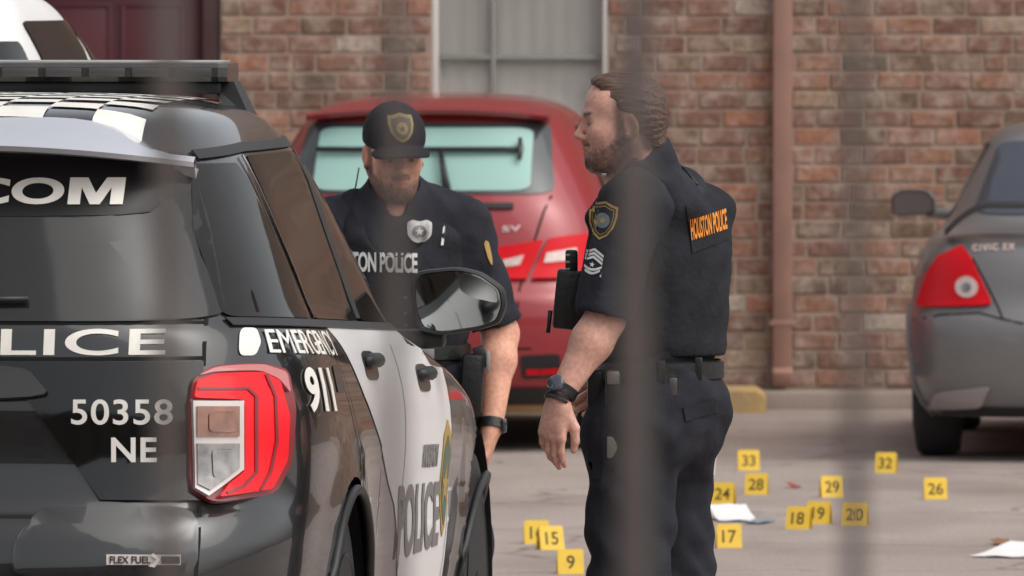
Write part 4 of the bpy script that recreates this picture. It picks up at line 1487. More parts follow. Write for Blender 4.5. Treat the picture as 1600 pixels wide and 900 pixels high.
for sg in (-1, 1):
    fl = lambda pts: [(-sg * p[0], p[1]) for p in (pts if sg == -1 else pts[::-1])]
    tl = patch('tail_light', sg_, 'rear', fl(smooth_poly(PL([(1436, 480), (1452, 430), (1470, 402), (1505, 387), (1516, 398), (1553, 478)]), 0.12)), 0.002, 0.016, m_redl, gb_, 0.04)
    c = sg_.R(1514, 450)
    circ = lambda r: [(-sg * (c[0]) + r * math.cos(k * PI / 9), c[1] + r * math.sin(k * PI / 9)) for k in range(18)]
    rl = patch('reverse_lens', sg_, 'rear', circ(0.046), 0.018, 0.006, m_wlens, tl, 0)
    patch('lens_core', sg_, 'rear', circ(0.02), 0.024, 0.003, m_clear, rl, 0)
    patch('bumper_reflector', sg_, 'rear', fl(smooth_poly(PL([(1452, 636), (1466, 612), (1548, 604), (1535, 634)]), 0.15)), 0.002, 0.012, mat('grey_reflector', srgb(150, 142, 142), 0.3, coat=0.5), gb_, 0.04)
    patch('panel_gap', sg_, 'rear', fl(strip_poly(PL([(1428, 500), (1470, 492), (1530, 489), (1560, 497), (1600, 506)]), 0.008)), 0.0012, 0, m_seam, gb_, 0.05)
    patch('panel_gap', sg_, 'rear', fl(strip_poly(PL([(1512, 388), (1540, 440), (1560, 480), (1568, 500)]), 0.008)), 0.0012, 0, m_seam, gb_, 0.05)
    patch('side_window', sg_, 'side', smooth_poly([(1.25, 1.0), (2.75, 1.0), (2.25, 1.32), (1.5, 1.33)], 0.08), 0.002, 0.004, m_glassdark, gb_, 0.06, sg)
    for L_, z_, r_ in wg:
        arch(groot, sg_, L_, z_, r_, sg, m_grey, 0.012)
        wheel(groot, sg * 0.845, L_, 0.305, 0.205, m_rim, 0)
    # door mirror
    zc = 1.045
    bm = bmesh.new()
    out = smooth_poly([(-0.10, -0.05), (0.09, -0.065), (0.10, 0.03), (0.05, 0.062), (-0.07, 0.06), (-0.105, 0.02)], 0.3, 3)
    rr = [[bm.verts.new((sg * (0.925 + p[0] * s), 2.55 + y, zc + p[1] * s)) for p in out] for s, y in ((0.88, 0.012), (0.92, 0.0), (1.0, 0.01), (1.0, 0.05), (0.7, 0.11))]
    for i in range(4):
        for k in range(len(out)): bm.faces.new((rr[i][k], rr[i][(k + 1) % len(out)], rr[i + 1][(k + 1) % len(out)], rr[i + 1][k]))
    bm.faces.new(rr[-1]); bm.faces.new(rr[0][::-1])
    mh = bm_obj('door_mirror', bm, m_grey, groot, angle=45)
    bm = bmesh.new()
    bm.faces.new([bm.verts.new((sg * (0.925 + p[0] * 0.86), 2.556, zc + p[1] * 0.86)) for p in out])
    bm_obj('mirror_glass', bm, mat('mirror_back_grey', srgb(120, 112, 110), 0.3, 0.6), mh)
    box_obj('mirror_arm', (sg * 0.80, 2.60, zc - 0.045), (0.14, 0.06, 0.04), m_grey, mh, bevel=0.012)
patch('rear_window', sg_, 'rear', smooth_poly([(-0.60, 1.03), (0.60, 1.03), (0.50, 1.335), (-0.50, 1.335)], 0.1), 0.002, 0.004, mat('blue_grey_glass', srgb(70, 74, 84), 0.08, 0.2, spec=0.7), gb_, 0.06)
# boot spoiler on two feet
bm = bmesh.new()
n = 30; rg = []
for i in range(n + 1):
    u = -1 + 2 * i / n
    a = 0.70 * u
    z = 1.085 - 0.12 * max(0, (abs(u) - 0.74) / 0.26) ** 1.6
    L = 0.20 + 0.10 * abs(u) ** 3
    rg.append([bm.verts.new(p) for p in ((a, L, z), (a, L + 0.02, z + 0.016), (a, L + 0.14, z + 0.012), (a, L + 0.20, z - 0.006), (a, L + 0.10, z - 0.016))])
for i in range(n):
    for k in range(5): bm.faces.new((rg[i][k], rg[i][(k + 1) % 5], rg[i + 1][(k + 1) % 5], rg[i + 1][k]))
bm.faces.new(rg[0]); bm.faces.new(rg[-1][::-1])
bm_obj('boot_spoiler', bm, mat('dark_spoiler', srgb(48, 46, 46), 0.5, 0.1, coat=0.2), gb_, angle=40)
q = PL([(1520, 393), (1586, 391), (1586, 381), (1520, 383)])
text_quad('boot_badge', 'CIVIC EX', sg_, 'rear', q, 0.002, m_wlens, gb_, 0.02, 1.2, 0.003)
patch('lower_bumper', sg_, 'rear', [(-0.70, 0.20), (0.70, 0.20), (0.74, 0.235), (-0.74, 0.235)], 0.002, 0.006, m_trim, gb_, 0.06)
bm = bmesh.new()
add_box(bm, (0, 0.045, 0.77), (0.305, 0.012, 0.152), None, 0.003)
bm_obj('licence_plate', bm, m_vinyl, gb_, angle=35)


# ------------------------------------------------------------------ people
m_skin = attr_mat('skin', 0.5, sss=0.12, bump=0.06, bscale=300)
m_navy = mat('navy_cloth', (0.024, 0.0245, 0.033), 0.9, spec=0.25, var=0.22, vscale=14, bump=0.35, bscale=45)
m_navy2 = mat('navy_trouser_cloth', (0.022, 0.0225, 0.029), 0.9, spec=0.25, var=0.22, vscale=11, bump=0.4, bscale=32)
m_vest = mat('black_vest_cloth', (0.019, 0.0195, 0.0245), 0.88, spec=0.25, var=0.2, vscale=18, bump=0.4, bscale=60)
m_leather = mat('black_leather', (0.010, 0.010, 0.010), 0.42, bump=0.2, bscale=70)
m_hair = mat('brown_hair', srgb(66, 46, 38), 0.45, spec=0.5, var=0.35, vscale=40)
hn = m_hair.node_tree
_tc = hn.nodes.new('ShaderNodeTexCoord'); _mp = hn.nodes.new('ShaderNodeMapping'); _mp.inputs['Scale'].default_value = (14, 190, 190)
_mp.inputs['Rotation'].default_value = (0, 0.45, 0)
_nz = hn.nodes.new('ShaderNodeTexNoise'); _nz.inputs['Scale'].default_value = 1.6; _nz.inputs['Detail'].default_value = 6
hn.links.new(_tc.outputs['Object'], _mp.inputs[0]); hn.links.new(_mp.outputs[0], _nz.inputs['Vector'])
_rp = hn.nodes.new('ShaderNodeValToRGB')
_rp.color_ramp.elements[0].position = 0.36; _rp.color_ramp.elements[0].color = (*srgb(44, 32, 27), 1)
_rp.color_ramp.elements[1].position = 0.66; _rp.color_ramp.elements[1].color = (*srgb(112, 82, 66), 1)
hn.links.new(_nz.outputs['Fac'], _rp.inputs[0])
hn.links.new(_rp.outputs[0], hn.nodes['Principled BSDF'].inputs['Base Color'])
_bp = hn.nodes.new('ShaderNodeBump'); _bp.inputs['Strength'].default_value = 0.5; _bp.inputs['Distance'].default_value = 0.004
hn.links.new(_nz.outputs['Fac'], _bp.inputs['Height']); hn.links.new(_bp.outputs[0], hn.nodes['Principled BSDF'].inputs['Normal'])
m_cap = mat('cap_cloth', (0.021, 0.0205, 0.026), 0.9, spec=0.2, var=0.12, vscale=25, bump=0.3, bscale=120)
m_silver = mat('silver_metal', srgb(150, 148, 146), 0.5, 0.6, var=0.15, vscale=60)
m_orange = mat('orange_letters', srgb(226, 140, 48), 0.7)
m_whitethread = mat('white_thread', srgb(206, 206, 204), 0.7)
m_bluegrey = mat('seal_blue_grey', srgb(104, 118, 124), 0.6)
m_eye = mat('eye_white', srgb(150, 128, 118), 0.35)
m_iris = mat('dark_iris', (0.012, 0.008, 0.006), 0.2)

SKIN_R = np.array(srgb(208, 162, 146)); SKIN_L = np.array(srgb(216, 162, 138))
HAIR_R = np.array(srgb(44, 32, 28)); HAIR_L = np.array(srgb(42, 36, 36))


def rotm(fwd, pitch=0.0, roll=0.0):
    """columns: forward, left, up"""
    f = np.array([fwd[0], fwd[1], 0.0]); f /= np.linalg.norm(f)
    l = np.array([-f[1], f[0], 0.0]); u = np.array([0, 0, 1.0])
    c, s = math.cos(pitch), math.sin(pitch)
    f2 = c * f - s * u; u2 = s * f + c * u           # pitch > 0 bows the head
    c, s = math.cos(roll), math.sin(roll)
    l2 = c * l + s * u2; u3 = -s * l + c * u2
    return np.stack([f2, l2, u3], 1)


def head_prims(F, M, c, s):
    T = lambda p: c + s * (M @ np.array(p, float))
    E = lambda p, r, k=0.02, op='u', MM=None: F.ell(T(p), np.array(r) * s, M if MM is None else M @ MM, k * s, op)
    Cn = lambda a, b, r1, r2, k=0.015, op='u', sq=None: F.cone(T(a), T(b), r1 * s, r2 * s, k * s, op, sq)
    E((-0.012, 0, 0.036), (0.100, 0.077, 0.087), 0.0)
    E((0.030, 0, -0.025), (0.066, 0.064, 0.092), 0.03)
    E((0.045, 0, 0.052), (0.048, 0.062, 0.052), 0.03)                      # forehead
    for y in (1, -1):
        Cn((-0.012, 0.060 * y, -0.045), (0.062, 0.022 * y, -0.104), 0.017, 0.016, 0.03)   # jaw line
        E((0.062, 0.040 * y, -0.022), (0.028, 0.024, 0.026), 0.03)          # cheek bone
    E((0.080, 0, -0.103), (0.020, 0.024, 0.020), 0.025)                     # chin
    E((0.048, 0, -0.080), (0.042, 0.044, 0.035), 0.03)
    Cn((0.084, 0.036, 0.024), (0.090, 0, 0.022), 0.010, 0.011, 0.016)       # brow
    Cn((0.084, -0.036, 0.024), (0.090, 0, 0.022), 0.010, 0.011, 0.016)
    for y in (1, -1):
        E((0.098, 0.031 * y, 0.001), (0.013, 0.017, 0.012), 0.012, 's')      # eye sockets
        E((0.079, 0.031 * y, 0.000), (0.0135, 0.0145, 0.012), 0.004)
        Cn((0.0895, 0.019 * y, 0.009), (0.0865, 0.044 * y, 0.007), 0.0035, 0.003, 0.004)   # upper lid
        Cn((0.0885, 0.020 * y, -0.009), (0.0855, 0.043 * y, -0.008), 0.003, 0.003, 0.005)
    Cn((0.091, 0, 0.016), (0.116, 0, -0.026), 0.0085, 0.0105, 0.012)         # nose
    E((0.1165, 0, -0.0295), (0.0105, 0.0115, 0.0095), 0.008)
    for y in (1, -1):
        E((0.103, 0.0135 * y, -0.035), (0.0115, 0.0075, 0.008), 0.006)
        E((0.106, 0.007 * y, -0.0425), (0.005, 0.004, 0.004), 0.003, 's')
    Cn((0.094, 0.0, -0.048), (0.094, 0.0, -0.056), 0.010, 0.009, 0.012)
    Cn((0.091, 0.020, -0.066), (0.0985, 0, -0.0625), 0.0045, 0.0068, 0.006)  # upper lip
    Cn((0.091, -0.020, -0.066), (0.0985, 0, -0.0625), 0.0045, 0.0068, 0.006)
    Cn((0.089, 0.018, -0.073), (0.0955, 0, -0.0755), 0.0045, 0.0075, 0.006)  # lower lip
    Cn((0.089, -0.018, -0.073), (0.0955, 0, -0.0755), 0.0045, 0.0075, 0.006)
    Cn((0.101, 0.022, -0.0692), (0.1055, 0, -0.0692), 0.0016, 0.0018, 0.003, 's')
    Cn((0.101, -0.022, -0.0692), (0.1055, 0, -0.0692), 0.0016, 0.0018, 0.003, 's')
    for y in (1, -1):                                                        # ears
        MM = np.array(Matrix.Rotation(0.25, 3, 'Y')) @ np.array(Matrix.Rotation(-0.28 * y, 3, 'Z'))
        E((-0.012, 0.079 * y, -0.006), (0.021, 0.0085, 0.034), 0.008, 'u', MM)
        E((-0.006, 0.088 * y, -0.004), (0.0115, 0.007, 0.021), 0.005, 's', MM)
        E((-0.002, 0.082 * y, -0.034), (0.009, 0.006, 0.010), 0.006)


def head_colour(V, M, c, s, skin, hair, beard, scalp_hair=True):
    q = (V - c) @ M / s
    x, y, z = q[:, 0], np.abs(q[:, 1]), q[:, 2]
    sm = lambda e0, e1, t: np.clip((t - e0) / (e1 - e0), 0, 1) ** 2 * (3 - 2 * np.clip((t - e0) / (e1 - e0), 0, 1))
    C = np.tile(skin, (len(V), 1))
    nz = wrink(5, [300, 620], [0.5, 0.5])(q[:, 0], q[:, 1], q[:, 2])
    C *= (1 + 0.05 * wrink(9, [60], [1.0])(q[:, 0], q[:, 1], q[:, 2]))[:, None]
    near = (np.linalg.norm(q, axis=1) < 0.19)
    def blend(w, col):
        w = np.clip(w, 0, 1)[:, None] * near[:, None]
        C[:] = C * (1 - w) + np.array(col) * w
    # redder nose, cheeks, ears
    blend(0.35 * np.exp(-(((x - 0.11) / 0.02) ** 2 + (y / 0.02) ** 2 + ((z + 0.03) / 0.02) ** 2)), skin * np.array([1.05, 0.72, 0.68]))
    blend(0.30 * np.exp(-(((x - 0.07) / 0.03) ** 2 + ((y - 0.045) / 0.02) ** 2 + ((z + 0.03) / 0.025) ** 2)), skin * np.array([1.05, 0.75, 0.7]))
    blend(0.45 * sm(0.075, 0.085, y) * (np.abs(z) < 0.05), skin * np.array([1.0, 0.7, 0.65]))
    # beard along the jaw, chin and lip
    line = np.where(x > 0.055, -0.052 - 0.25 * np.maximum(0, 0.085 - x), -0.045 + 0.0 * x)      # upper edge of beard
    jaw = sm(0.010, -0.012, z - (-0.058 + 0.5 * np.clip(0.06 - x, -0.02, 0.06)) - 0.006 * nz)
    jaw *= sm(-0.022, -0.008, x) * (1 - sm(-0.150, -0.165, z)) * sm(-0.150, -0.120, z)
    lipz = np.exp(-((z + 0.0545) / 0.0075) ** 2) * sm(0.082, 0.09, x) * sm(0.032, 0.024, y)
    chin = sm(0.062, 0.075, x) * sm(-0.082, -0.090, z) * sm(-0.135, -0.118, z)
    lips = sm(0.087, 0.092, x) * np.exp(-((z + 0.069) / 0.010) ** 4) * sm(0.024, 0.017, y)
    w = np.clip(np.maximum(np.maximum(jaw * beard[0], lipz * beard[1]), chin * beard[2]), 0, 0.92) * (1 - lips) * (0.86 + 0.14 * nz)
    blend(w, hair)
    blend(lips * 0.8, skin * np.array([0.78, 0.48, 0.46]))
    # sideburn in front of the ear and shaved neck hair
    sb = np.exp(-(((x - 0.018) / 0.012) ** 2)) * sm(0.052, 0.060, y) * sm(-0.065, -0.05, z) * sm(0.08, 0.05, z)
    blend(sb * 0.9 * beard[0], hair)
    if scalp_hair:
        sc = sm(-0.006, -0.03, x - 0.4 * (z - 0.0)) * sm(-0.085, -0.065, z) * (y < 0.078)
        blend(sc * 0.9, hair)
    # brows; eye sockets and nostrils darkened as if shaded
    br = np.exp(-(((z - 0.026 - 0.1 * (y - 0.03)) / 0.0055) ** 2)) * sm(0.012, 0.017, y) * sm(0.054, 0.046, y) * sm(0.062, 0.072, x)
    blend(br * 0.9, hair * 0.9)
    ey = np.exp(-(((z - 0.001) / 0.0085) ** 4)) * np.exp(-(((y - 0.031) / 0.0155) ** 4)) * sm(0.07, 0.08, x)
    blend(ey * 0.55, skin * np.array([0.45, 0.33, 0.30]))
    nos = np.exp(-(((x - 0.105) / 0.006) ** 2 + ((y - 0.007) / 0.005) ** 2 + ((z + 0.042) / 0.004) ** 2))
    blend(nos * 0.9, skin * 0.15)
    return C


def set_col(o, C):
    me = o.data
    at = me.color_attributes.new('Col', 'FLOAT_COLOR', 'POINT')
    buf = np.ones((len(C), 4), np.float32); buf[:, :3] = C
    at.data.foreach_set('color', buf.ravel())


def hand(F, w, d, palm_n, thumb_s, curl=0.35, s=1.0, splay=0.0):
    """hand from wrist point w along d; palm faces palm_n; thumb on the side thumb_s (+-1) across the palm"""
    w = np.array(w, float); d = np.array(d, float); d /= np.linalg.norm(d)
    n = np.array(palm_n, float); n -= d * (n @ d); n /= np.linalg.norm(n)
    a = np.cross(d, n) * thumb_s                        # towards the thumb
    P = lambda u, v, t: w + s * (u * d + v * a + t * n)
    F.cone(P(0.0, 0, 0), P(0.05, 0.0, 0.0), 0.024 * s, 0.028 * s, 0.02, 'u', (n, 0.62))
    for v, u1 in ((0.030, 0.088), (0.010, 0.092), (-0.010, 0.088), (-0.028, 0.080)):
        F.cone(P(0.02, v * 0.55, 0), P(u1, v, -0.002), 0.016 * s, 0.0115 * s, 0.016)
    lens = ((0.030, 0.088, 0.074), (0.010, 0.092, 0.083), (-0.010, 0.088, 0.077), (-0.029, 0.080, 0.062))
    for i, (v, u1, L) in enumerate(lens):
        p = P(u1, v, -0.002); ang = curl * (0.5 + 0.12 * i)
        r = 0.0096 - 0.0005 * (i == 3)
        for seg, f in ((0, 0.46), (1, 0.30), (2, 0.24)):
            dr = math.cos(ang) * d + math.sin(ang) * n + a * (v * splay)
            q = p + s * L * f * dr
            F.cone(p, q, (r - 0.0009 * seg) * s, (r - 0.0009 * (seg + 1)) * s, 0.004)
            p = q; ang += curl * (0.75 + 0.1 * i)
    p0 = P(0.018, 0.022, 0.006); p1 = P(0.058, 0.050, 0.016); p2 = P(0.088, 0.054, 0.022); p3 = P(0.112, 0.050, 0.028)
    F.cone(p0, p1, 0.016 * s, 0.0125 * s, 0.014)
    F.cone(p1, p2, 0.0122 * s, 0.0105 * s, 0.005)
    F.cone(p2, p3, 0.0105 * s, 0.0085 * s, 0.004)


def boot(F, heel, fwd, zg=0.0, zt=0.16):
    h = np.array(heel, float); h[2] = zg; f = np.array([fwd[0], fwd[1], 0.0]); f /= np.linalg.norm(f)
    F.cone(h + (0, 0, 0.045), h + f * 0.17 + np.array([0, 0, 0.038]), 0.043, 0.040, 0.02)
    F.cone(h + (0, 0, 0.05), h + np.array([0, 0, zt + 0.06]), 0.046, 0.052, 0.03)
    F.half((0, 0, zg + 0.002), (0, 0, -1))


def ring_band(name, c, M, rx, ry, z0, z1, t, material, parent, seg=56):
    """band round a body: an elliptical ring"""
    V, Q = [], []
    for k in range(seg):
        a = 2 * PI * k / seg
        for (rr, z) in ((0, z0), (0, z1), (t, z1 - 0.004), (t, z0 + 0.004)):
            p = np.array(c) + M @ np.array([(rx + rr) * math.cos(a), (ry + rr) * math.sin(a), 0.0])
            V.append((p[0], p[1], z))
    for k in range(seg):
        for j in range(4):
            Q.append((4 * k + j, 4 * k + (j + 1) % 4, 4 * ((k + 1) % seg) + (j + 1) % 4, 4 * ((k + 1) % seg) + j))
    return np_obj(name, V, Q, material, parent, angle=45)


def loop_band(name, c, axis, r, w, t, material, parent, sq=1.0, seg=28):
    """strap round a limb: centre, limb axis, radius"""
    ax = Vector(axis).normalized()
    u = ax.orthogonal().normalized(); v = ax.cross(u)
    V, Q = [], []
    for k in range(seg):
        a = 2 * PI * k / seg
        dr = math.cos(a) * u + math.sin(a) * v * sq
        for (rr, h) in ((r, -w / 2), (r, w / 2), (r + t, w / 2), (r + t, -w / 2)):
            V.append(tuple(Vector(c) + dr * rr + ax * h))
    for k in range(seg):
        for j in range(4):
            Q.append((4 * k + j, 4 * k + (j + 1) % 4, 4 * ((k + 1) % seg) + (j + 1) % 4, 4 * ((k + 1) % seg) + j))
    return np_obj(name, V, Q, material, parent, angle=45)


SHIELD = [(-0.95, 0.80), (-0.5, 0.86), (0, 1.0), (0.5, 0.86), (0.95, 0.80), (1.0, 0.25), (0.85, -0.3), (0.5, -0.75), (0, -1.0), (-0.5, -0.75), (-0.85, -0.3), (-1.0, 0.25)]
def scaled(poly, sx, sy, tx=0.0, ty=0.0): return [(p[0] * sx + tx, p[1] * sy + ty) for p in poly]
CIRC = [(math.cos(k * PI / 10), math.sin(k * PI / 10)) for k in range(20)]
STAR = [((1.0 if k % 2 == 0 else 0.42) * math.sin(k * PI / 5), (1.0 if k % 2 == 0 else 0.42) * math.cos(k * PI / 5)) for k in range(10)]


# ================================================================== officer in profile (right)
YR_ = 25.0; S_R = FPX / YR_; CX_R = 1020
rootR = empty('person', ((CX_R - 800) / S_R, YR_, 0))
tag(rootR, 'bareheaded officer with slicked-back brown hair and orange lettered vest, standing in profile', 'person')
LX = lambda px: (px - CX_R) / S_R
LZ = lambda py: CAMH - (py + 18) / S_R
fw = np.array([-0.93, 0.37, 0.0]); fw /= np.linalg.norm(fw)
lf = np.array([-fw[1], fw[0], 0.0])
MB = np.stack([fw, lf, np.array([0, 0, 1.0])], 1)
Bp = lambda f, l, z: f * fw + l * lf + np.array([0, 0, z])

HC_R = np.array([LX(973), -0.02, 1.672]); HS_R = 0.945
MH_R = rotm((-0.995, -0.10), 0.03, 0.0)
sh_n = np.array([LX(988), -0.165, 1.485]); el_n = np.array([LX(944), -0.225, 1.200]); wr_n = np.array([LX(872), -0.275, 1.010])
sh_f = np.array([LX(1050), 0.18, 1.485]); el_f = np.array([LX(1060), 0.26, 1.19]); wr_f = np.array([LX(985), 0.25, 1.03])

F = Field((-0.36, -0.40, 0.70), (0.25, 0.36, 1.83), 0.0036)
F.cone(Bp(-0.01, 0, 1.02), Bp(0.0, 0, 1.38), 0.10, 0.115, 0.05, 'u', (lf, 1.25))
F.cone(Bp(0.0, 0.12, 1.46), Bp(0.0, -0.12, 1.46), 0.06, 0.06, 0.05)
nk0 = np.array([LX(992), 0.0, 1.44])
F.cone(nk0, HC_R + MH_R @ np.array([-0.030, 0, -0.035]), 0.066, 0.058, 0.04)
F.cone(nk0, HC_R + MH_R @ np.array([0.02, 0, -0.09]), 0.05, 0.035, 0.03)
head_prims(F, MH_R, HC_R, HS_R)
F.cone(sh_n, el_n, 0.056, 0.046, 0.03); F.cone(sh_f, el_f, 0.056, 0.046, 0.03)
mid = el_n + (wr_n - el_n) * 0.28
F.cone(el_n, mid, 0.046, 0.049, 0.025); F.cone(mid, wr_n, 0.048, 0.028, 0.025, 'u')
F.cone(el_f, wr_f, 0.044, 0.028, 0.02)
hd = np.array([-0.16, 0.02, -1.0])
hand(F, wr_n + np.array([-0.002, 0, -0.006]), hd, (0.55, 0.80, 0.1), 1, 0.42, 1.0)
hand(F, wr_f, (-0.8, 0.1, -0.5), (0, -1, 0), 1, 0.6, 1.0)
V, Q = F.mesh()
bodyR = np_obj('body', V, Q, m_skin, rootR)
set_col(bodyR, head_colour(V, MH_R, HC_R, HS_R, SKIN_R, HAIR_R, (0.80, 0.92, 0.98)))

# eyes
for y in (1, -1):
    bm = bmesh.new()
    bmesh.ops.create_uvsphere(bm, u_segments=14, v_segments=10, radius=0.0115 * HS_R)
    p = HC_R + HS_R * (MH_R @ np.array([0.0808, 0.031 * y, 0.0005]))
    bmesh.ops.translate(bm, vec=Vector(p), verts=bm.verts)
    eo = bm_obj('eye', bm, m_eye, bodyR, smooth=True)
    bm = bmesh.new()
    bmesh.ops.create_uvsphere(bm, u_segments=12, v_segments=8, radius=0.0056 * HS_R)
    p = HC_R + HS_R * (MH_R @ np.array([0.0880, 0.031 * y, 0.0005]))
    bmesh.ops.translate(bm, vec=Vector(p), verts=bm.verts)
    bm_obj('iris', bm, m_iris, eo, smooth=True)

# hair, combed back
Fh = Field(HC_R - 0.17, HC_R + 0.17, 0.003)
TT = lambda p: HC_R + HS_R * (MH_R @ np.array(p, float))
Fh.ell(TT((-0.014, 0, 0.038)), np.array((0.105, 0.083, 0.094)) * HS_R, MH_R, 0.0)
Fh.ell(TT((-0.066, 0, 0.0)), np.array((0.044, 0.064, 0.070)) * HS_R, MH_R, 0.03)
Fh.ell(TT((-0.084, 0, -0.058)), np.array((0.022, 0.048, 0.024)) * HS_R, MH_R, 0.03)
Fh.ell(TT((0.044, 0, 0.102)), np.array((0.040, 0.054, 0.024)) * HS_R, MH_R, 0.02)
x, y, z = np.meshgrid(*Fh.ax, indexing='ij')
Pq = (np.stack([x - HC_R[0], y - HC_R[1], z - HC_R[2]], -1) @ MH_R) / HS_R
qx, qy, qz = Pq[..., 0], Pq[..., 1], Pq[..., 2]
# hairline: runs from the forehead down to the temple, over and behind the ear, to the nape
hl = np.interp(qz, [-0.12, -0.075, -0.04, 0.020, 0.035, 0.055, 0.085, 0.105, 0.13], [-0.062, -0.058, -0.030, -0.020, 0.014, 0.026, 0.060, 0.076, 0.080])
hl = hl - 0.25 * np.maximum(0, np.abs(qy) - 0.055) * (qz > 0.05)
Fh.F = np.maximum(Fh.F, ((qx - hl) * HS_R).astype(np.float32))
ang = np.arctan2(qy, qz - 0.0)
ridge = 0.0005 * np.sin(46 * ang + 5 * np.sin(18 * qx) + 3 * np.sin(30 * qz)) + 0.0007 * np.sin(96 * ang + 40 * qx + 4 * np.sin(25 * qz)) + 0.0010 * np.sin(24 * ang - 30 * qx)
Fh.F = Fh.F + (ridge * HS_R).astype(np.float32)
field_obj('hair', Fh, m_hair, bodyR)

# shirt with short sleeves and collar
wk = wrink(21, [22, 50, 95], [0.006, 0.0042, 0.0018])
F = Field((-0.30, -0.40, 0.98), (0.30, 0.40, 1.68), 0.005)
F.cone(Bp(-0.012, 0, 1.04), Bp(-0.008, 0, 1.36), 0.132, 0.142, 0.05, 'u', (lf, 1.28))
F.cone(Bp(-0.02, 0.135, 1.465), Bp(-0.02, -0.135, 1.465), 0.078, 0.078, 0.06)
F.ell(Bp(-0.035, 0, 1.46), (0.12, 0.16, 0.10), MB, 0.05)
F.cone(np.array([LX(996), 0.0, 1.46]), np.array([LX(1000), 0.0, 1.555]), 0.092, 0.076, 0.03)
F.cone(np.array([LX(1012), 0.0, 1.53]), np.array([LX(1012), 0.0, 1.572]), 0.074, 0.070, 0.02)     # collar rises at the nape
for (a, b) in ((sh_n, el_n), (sh_f, el_f)):
    e = a + (b - a) * 0.94
    F.cone(a + np.array([0, 0, -0.01]), e, 0.080, 0.074, 0.05)
F.warp(wk)
# sleeve openings
for (a, b) in ((sh_n, el_n), (sh_f, el_f)):
    e = a + (b - a) * 0.93; d = (b - a) / np.linalg.norm(b - a)
    F.cone(e + d * 0.165, e + d * 0.3, 0.16, 0.16, 0.0, 's')
# neck opening, tilted forward
no = np.array([LX(985), 0.0, 1.60])
F.cone(no + np.array([-0.05, 0, -0.075]), no + np.array([-0.12, 0, 0.10]), 0.052, 0.10, 0.006, 's')
F.cone(no + np.array([0.02, 0, -0.03]), no + np.array([0.0, 0, 0.15]), 0.063, 0.075, 0.006, 's')
shirtR = field_obj('shirt', F, m_navy, rootR)
box_obj('collar_pin', (LX(943), -0.075, LZ(272)), (0.012, 0.008, 0.007), m_silver, shirtR, bevel=0.001)

# vest
F = Field((-0.30, -0.32, 1.02), (0.30, 0.32, 1.60), 0.005)
F.cone(Bp(-0.015, 0, 1.15), Bp(-0.02, 0, 1.36), 0.158, 0.166, 0.05, 'u', (lf, 1.16))
F.ell(Bp(-0.088, 0, 1.35), (0.068, 0.17, 0.17), MB, 0.06)
F.ell(Bp(0.10, 0, 1.30), (0.06, 0.15, 0.14), MB, 0.05)
for l in (0.105, -0.105):
    F.cone(Bp(0.10, l, 1.44), Bp(0.0, l, 1.545), 0.035, 0.03, 0.03, 'u', (lf, 1.3))
    F.cone(Bp(0.0, l, 1.545), Bp(-0.13, l, 1.46), 0.03, 0.04, 0.03, 'u', (lf, 1.3))
F.warp(wrink(33, [22, 48, 90], [0.004, 0.0024, 0.001]))
for (a, b, l) in ((sh_n, el_n, 1), (sh_f, el_f, -1)):
    F.cone(a + lf * 0.02 * l + np.array([0, 0, 0.03]), b + lf * 0.02 * l, 0.088, 0.085, 0.012, 's')
    F.cone(a + lf * 0.10 * l, b + lf * 0.10 * l, 0.11, 0.10, 0.01, 's')
F.half((0, 0, 1.105), (0, 0, -1))
F.cone((LX(985), 0, 1.47), (LX(975), 0, 1.75), 0.105, 0.12, 0.01, 's')
vestR = field_obj('vest', F, m_vest, rootR)
bvV = bvh_of([vestR]); bvS = bvh_of([shirtR]); 
bvT = bvh_of([shirtR, vestR])
view = (0, 1, 0)
# back panel: raised flap with orange lettering
fl = [(LX(1070), LZ(318)), (LX(1132), LZ(300)), (LX(1139), LZ(372)), (LX(1080), LZ(392))]
d_back = np.array([-0.62, 0.78, 0.0])
def on_plane(poly):                      # polygon given in local x, z; cast along the view
    return poly_bm([poly])
bk = decal('back_flap', on_plane(fl), bvT, (0, -0.35, 0), (1, 0, 0), (0, 0, 1), view, 0.001, 0.004, m_vest, vestR, 0.01)
bmt, _ = text_bm('HOUSTON POLICE', 0.030, 1.04)
q4 = [np.array(p) for p in ((LX(1079), LZ(373)), (LX(1136.5), LZ(357)), (LX(1134.5), LZ(325)), (LX(1076), LZ(340)))]
for v in bmt.verts:
    xx, yy = v.co.x, v.co.y
    p = (1 - xx) * (1 - yy) * q4[0] + xx * (1 - yy) * q4[1] + xx * yy * q4[2] + (1 - xx) * yy * q4[3]
    v.co = Vector((p[0], p[1], 0))
decal('back_lettering', bmt, bvT, (0, -0.35, 0), (1, 0, 0), (0, 0, 1), view, 0.0075, 0.0012, m_orange, bk, 0.008)
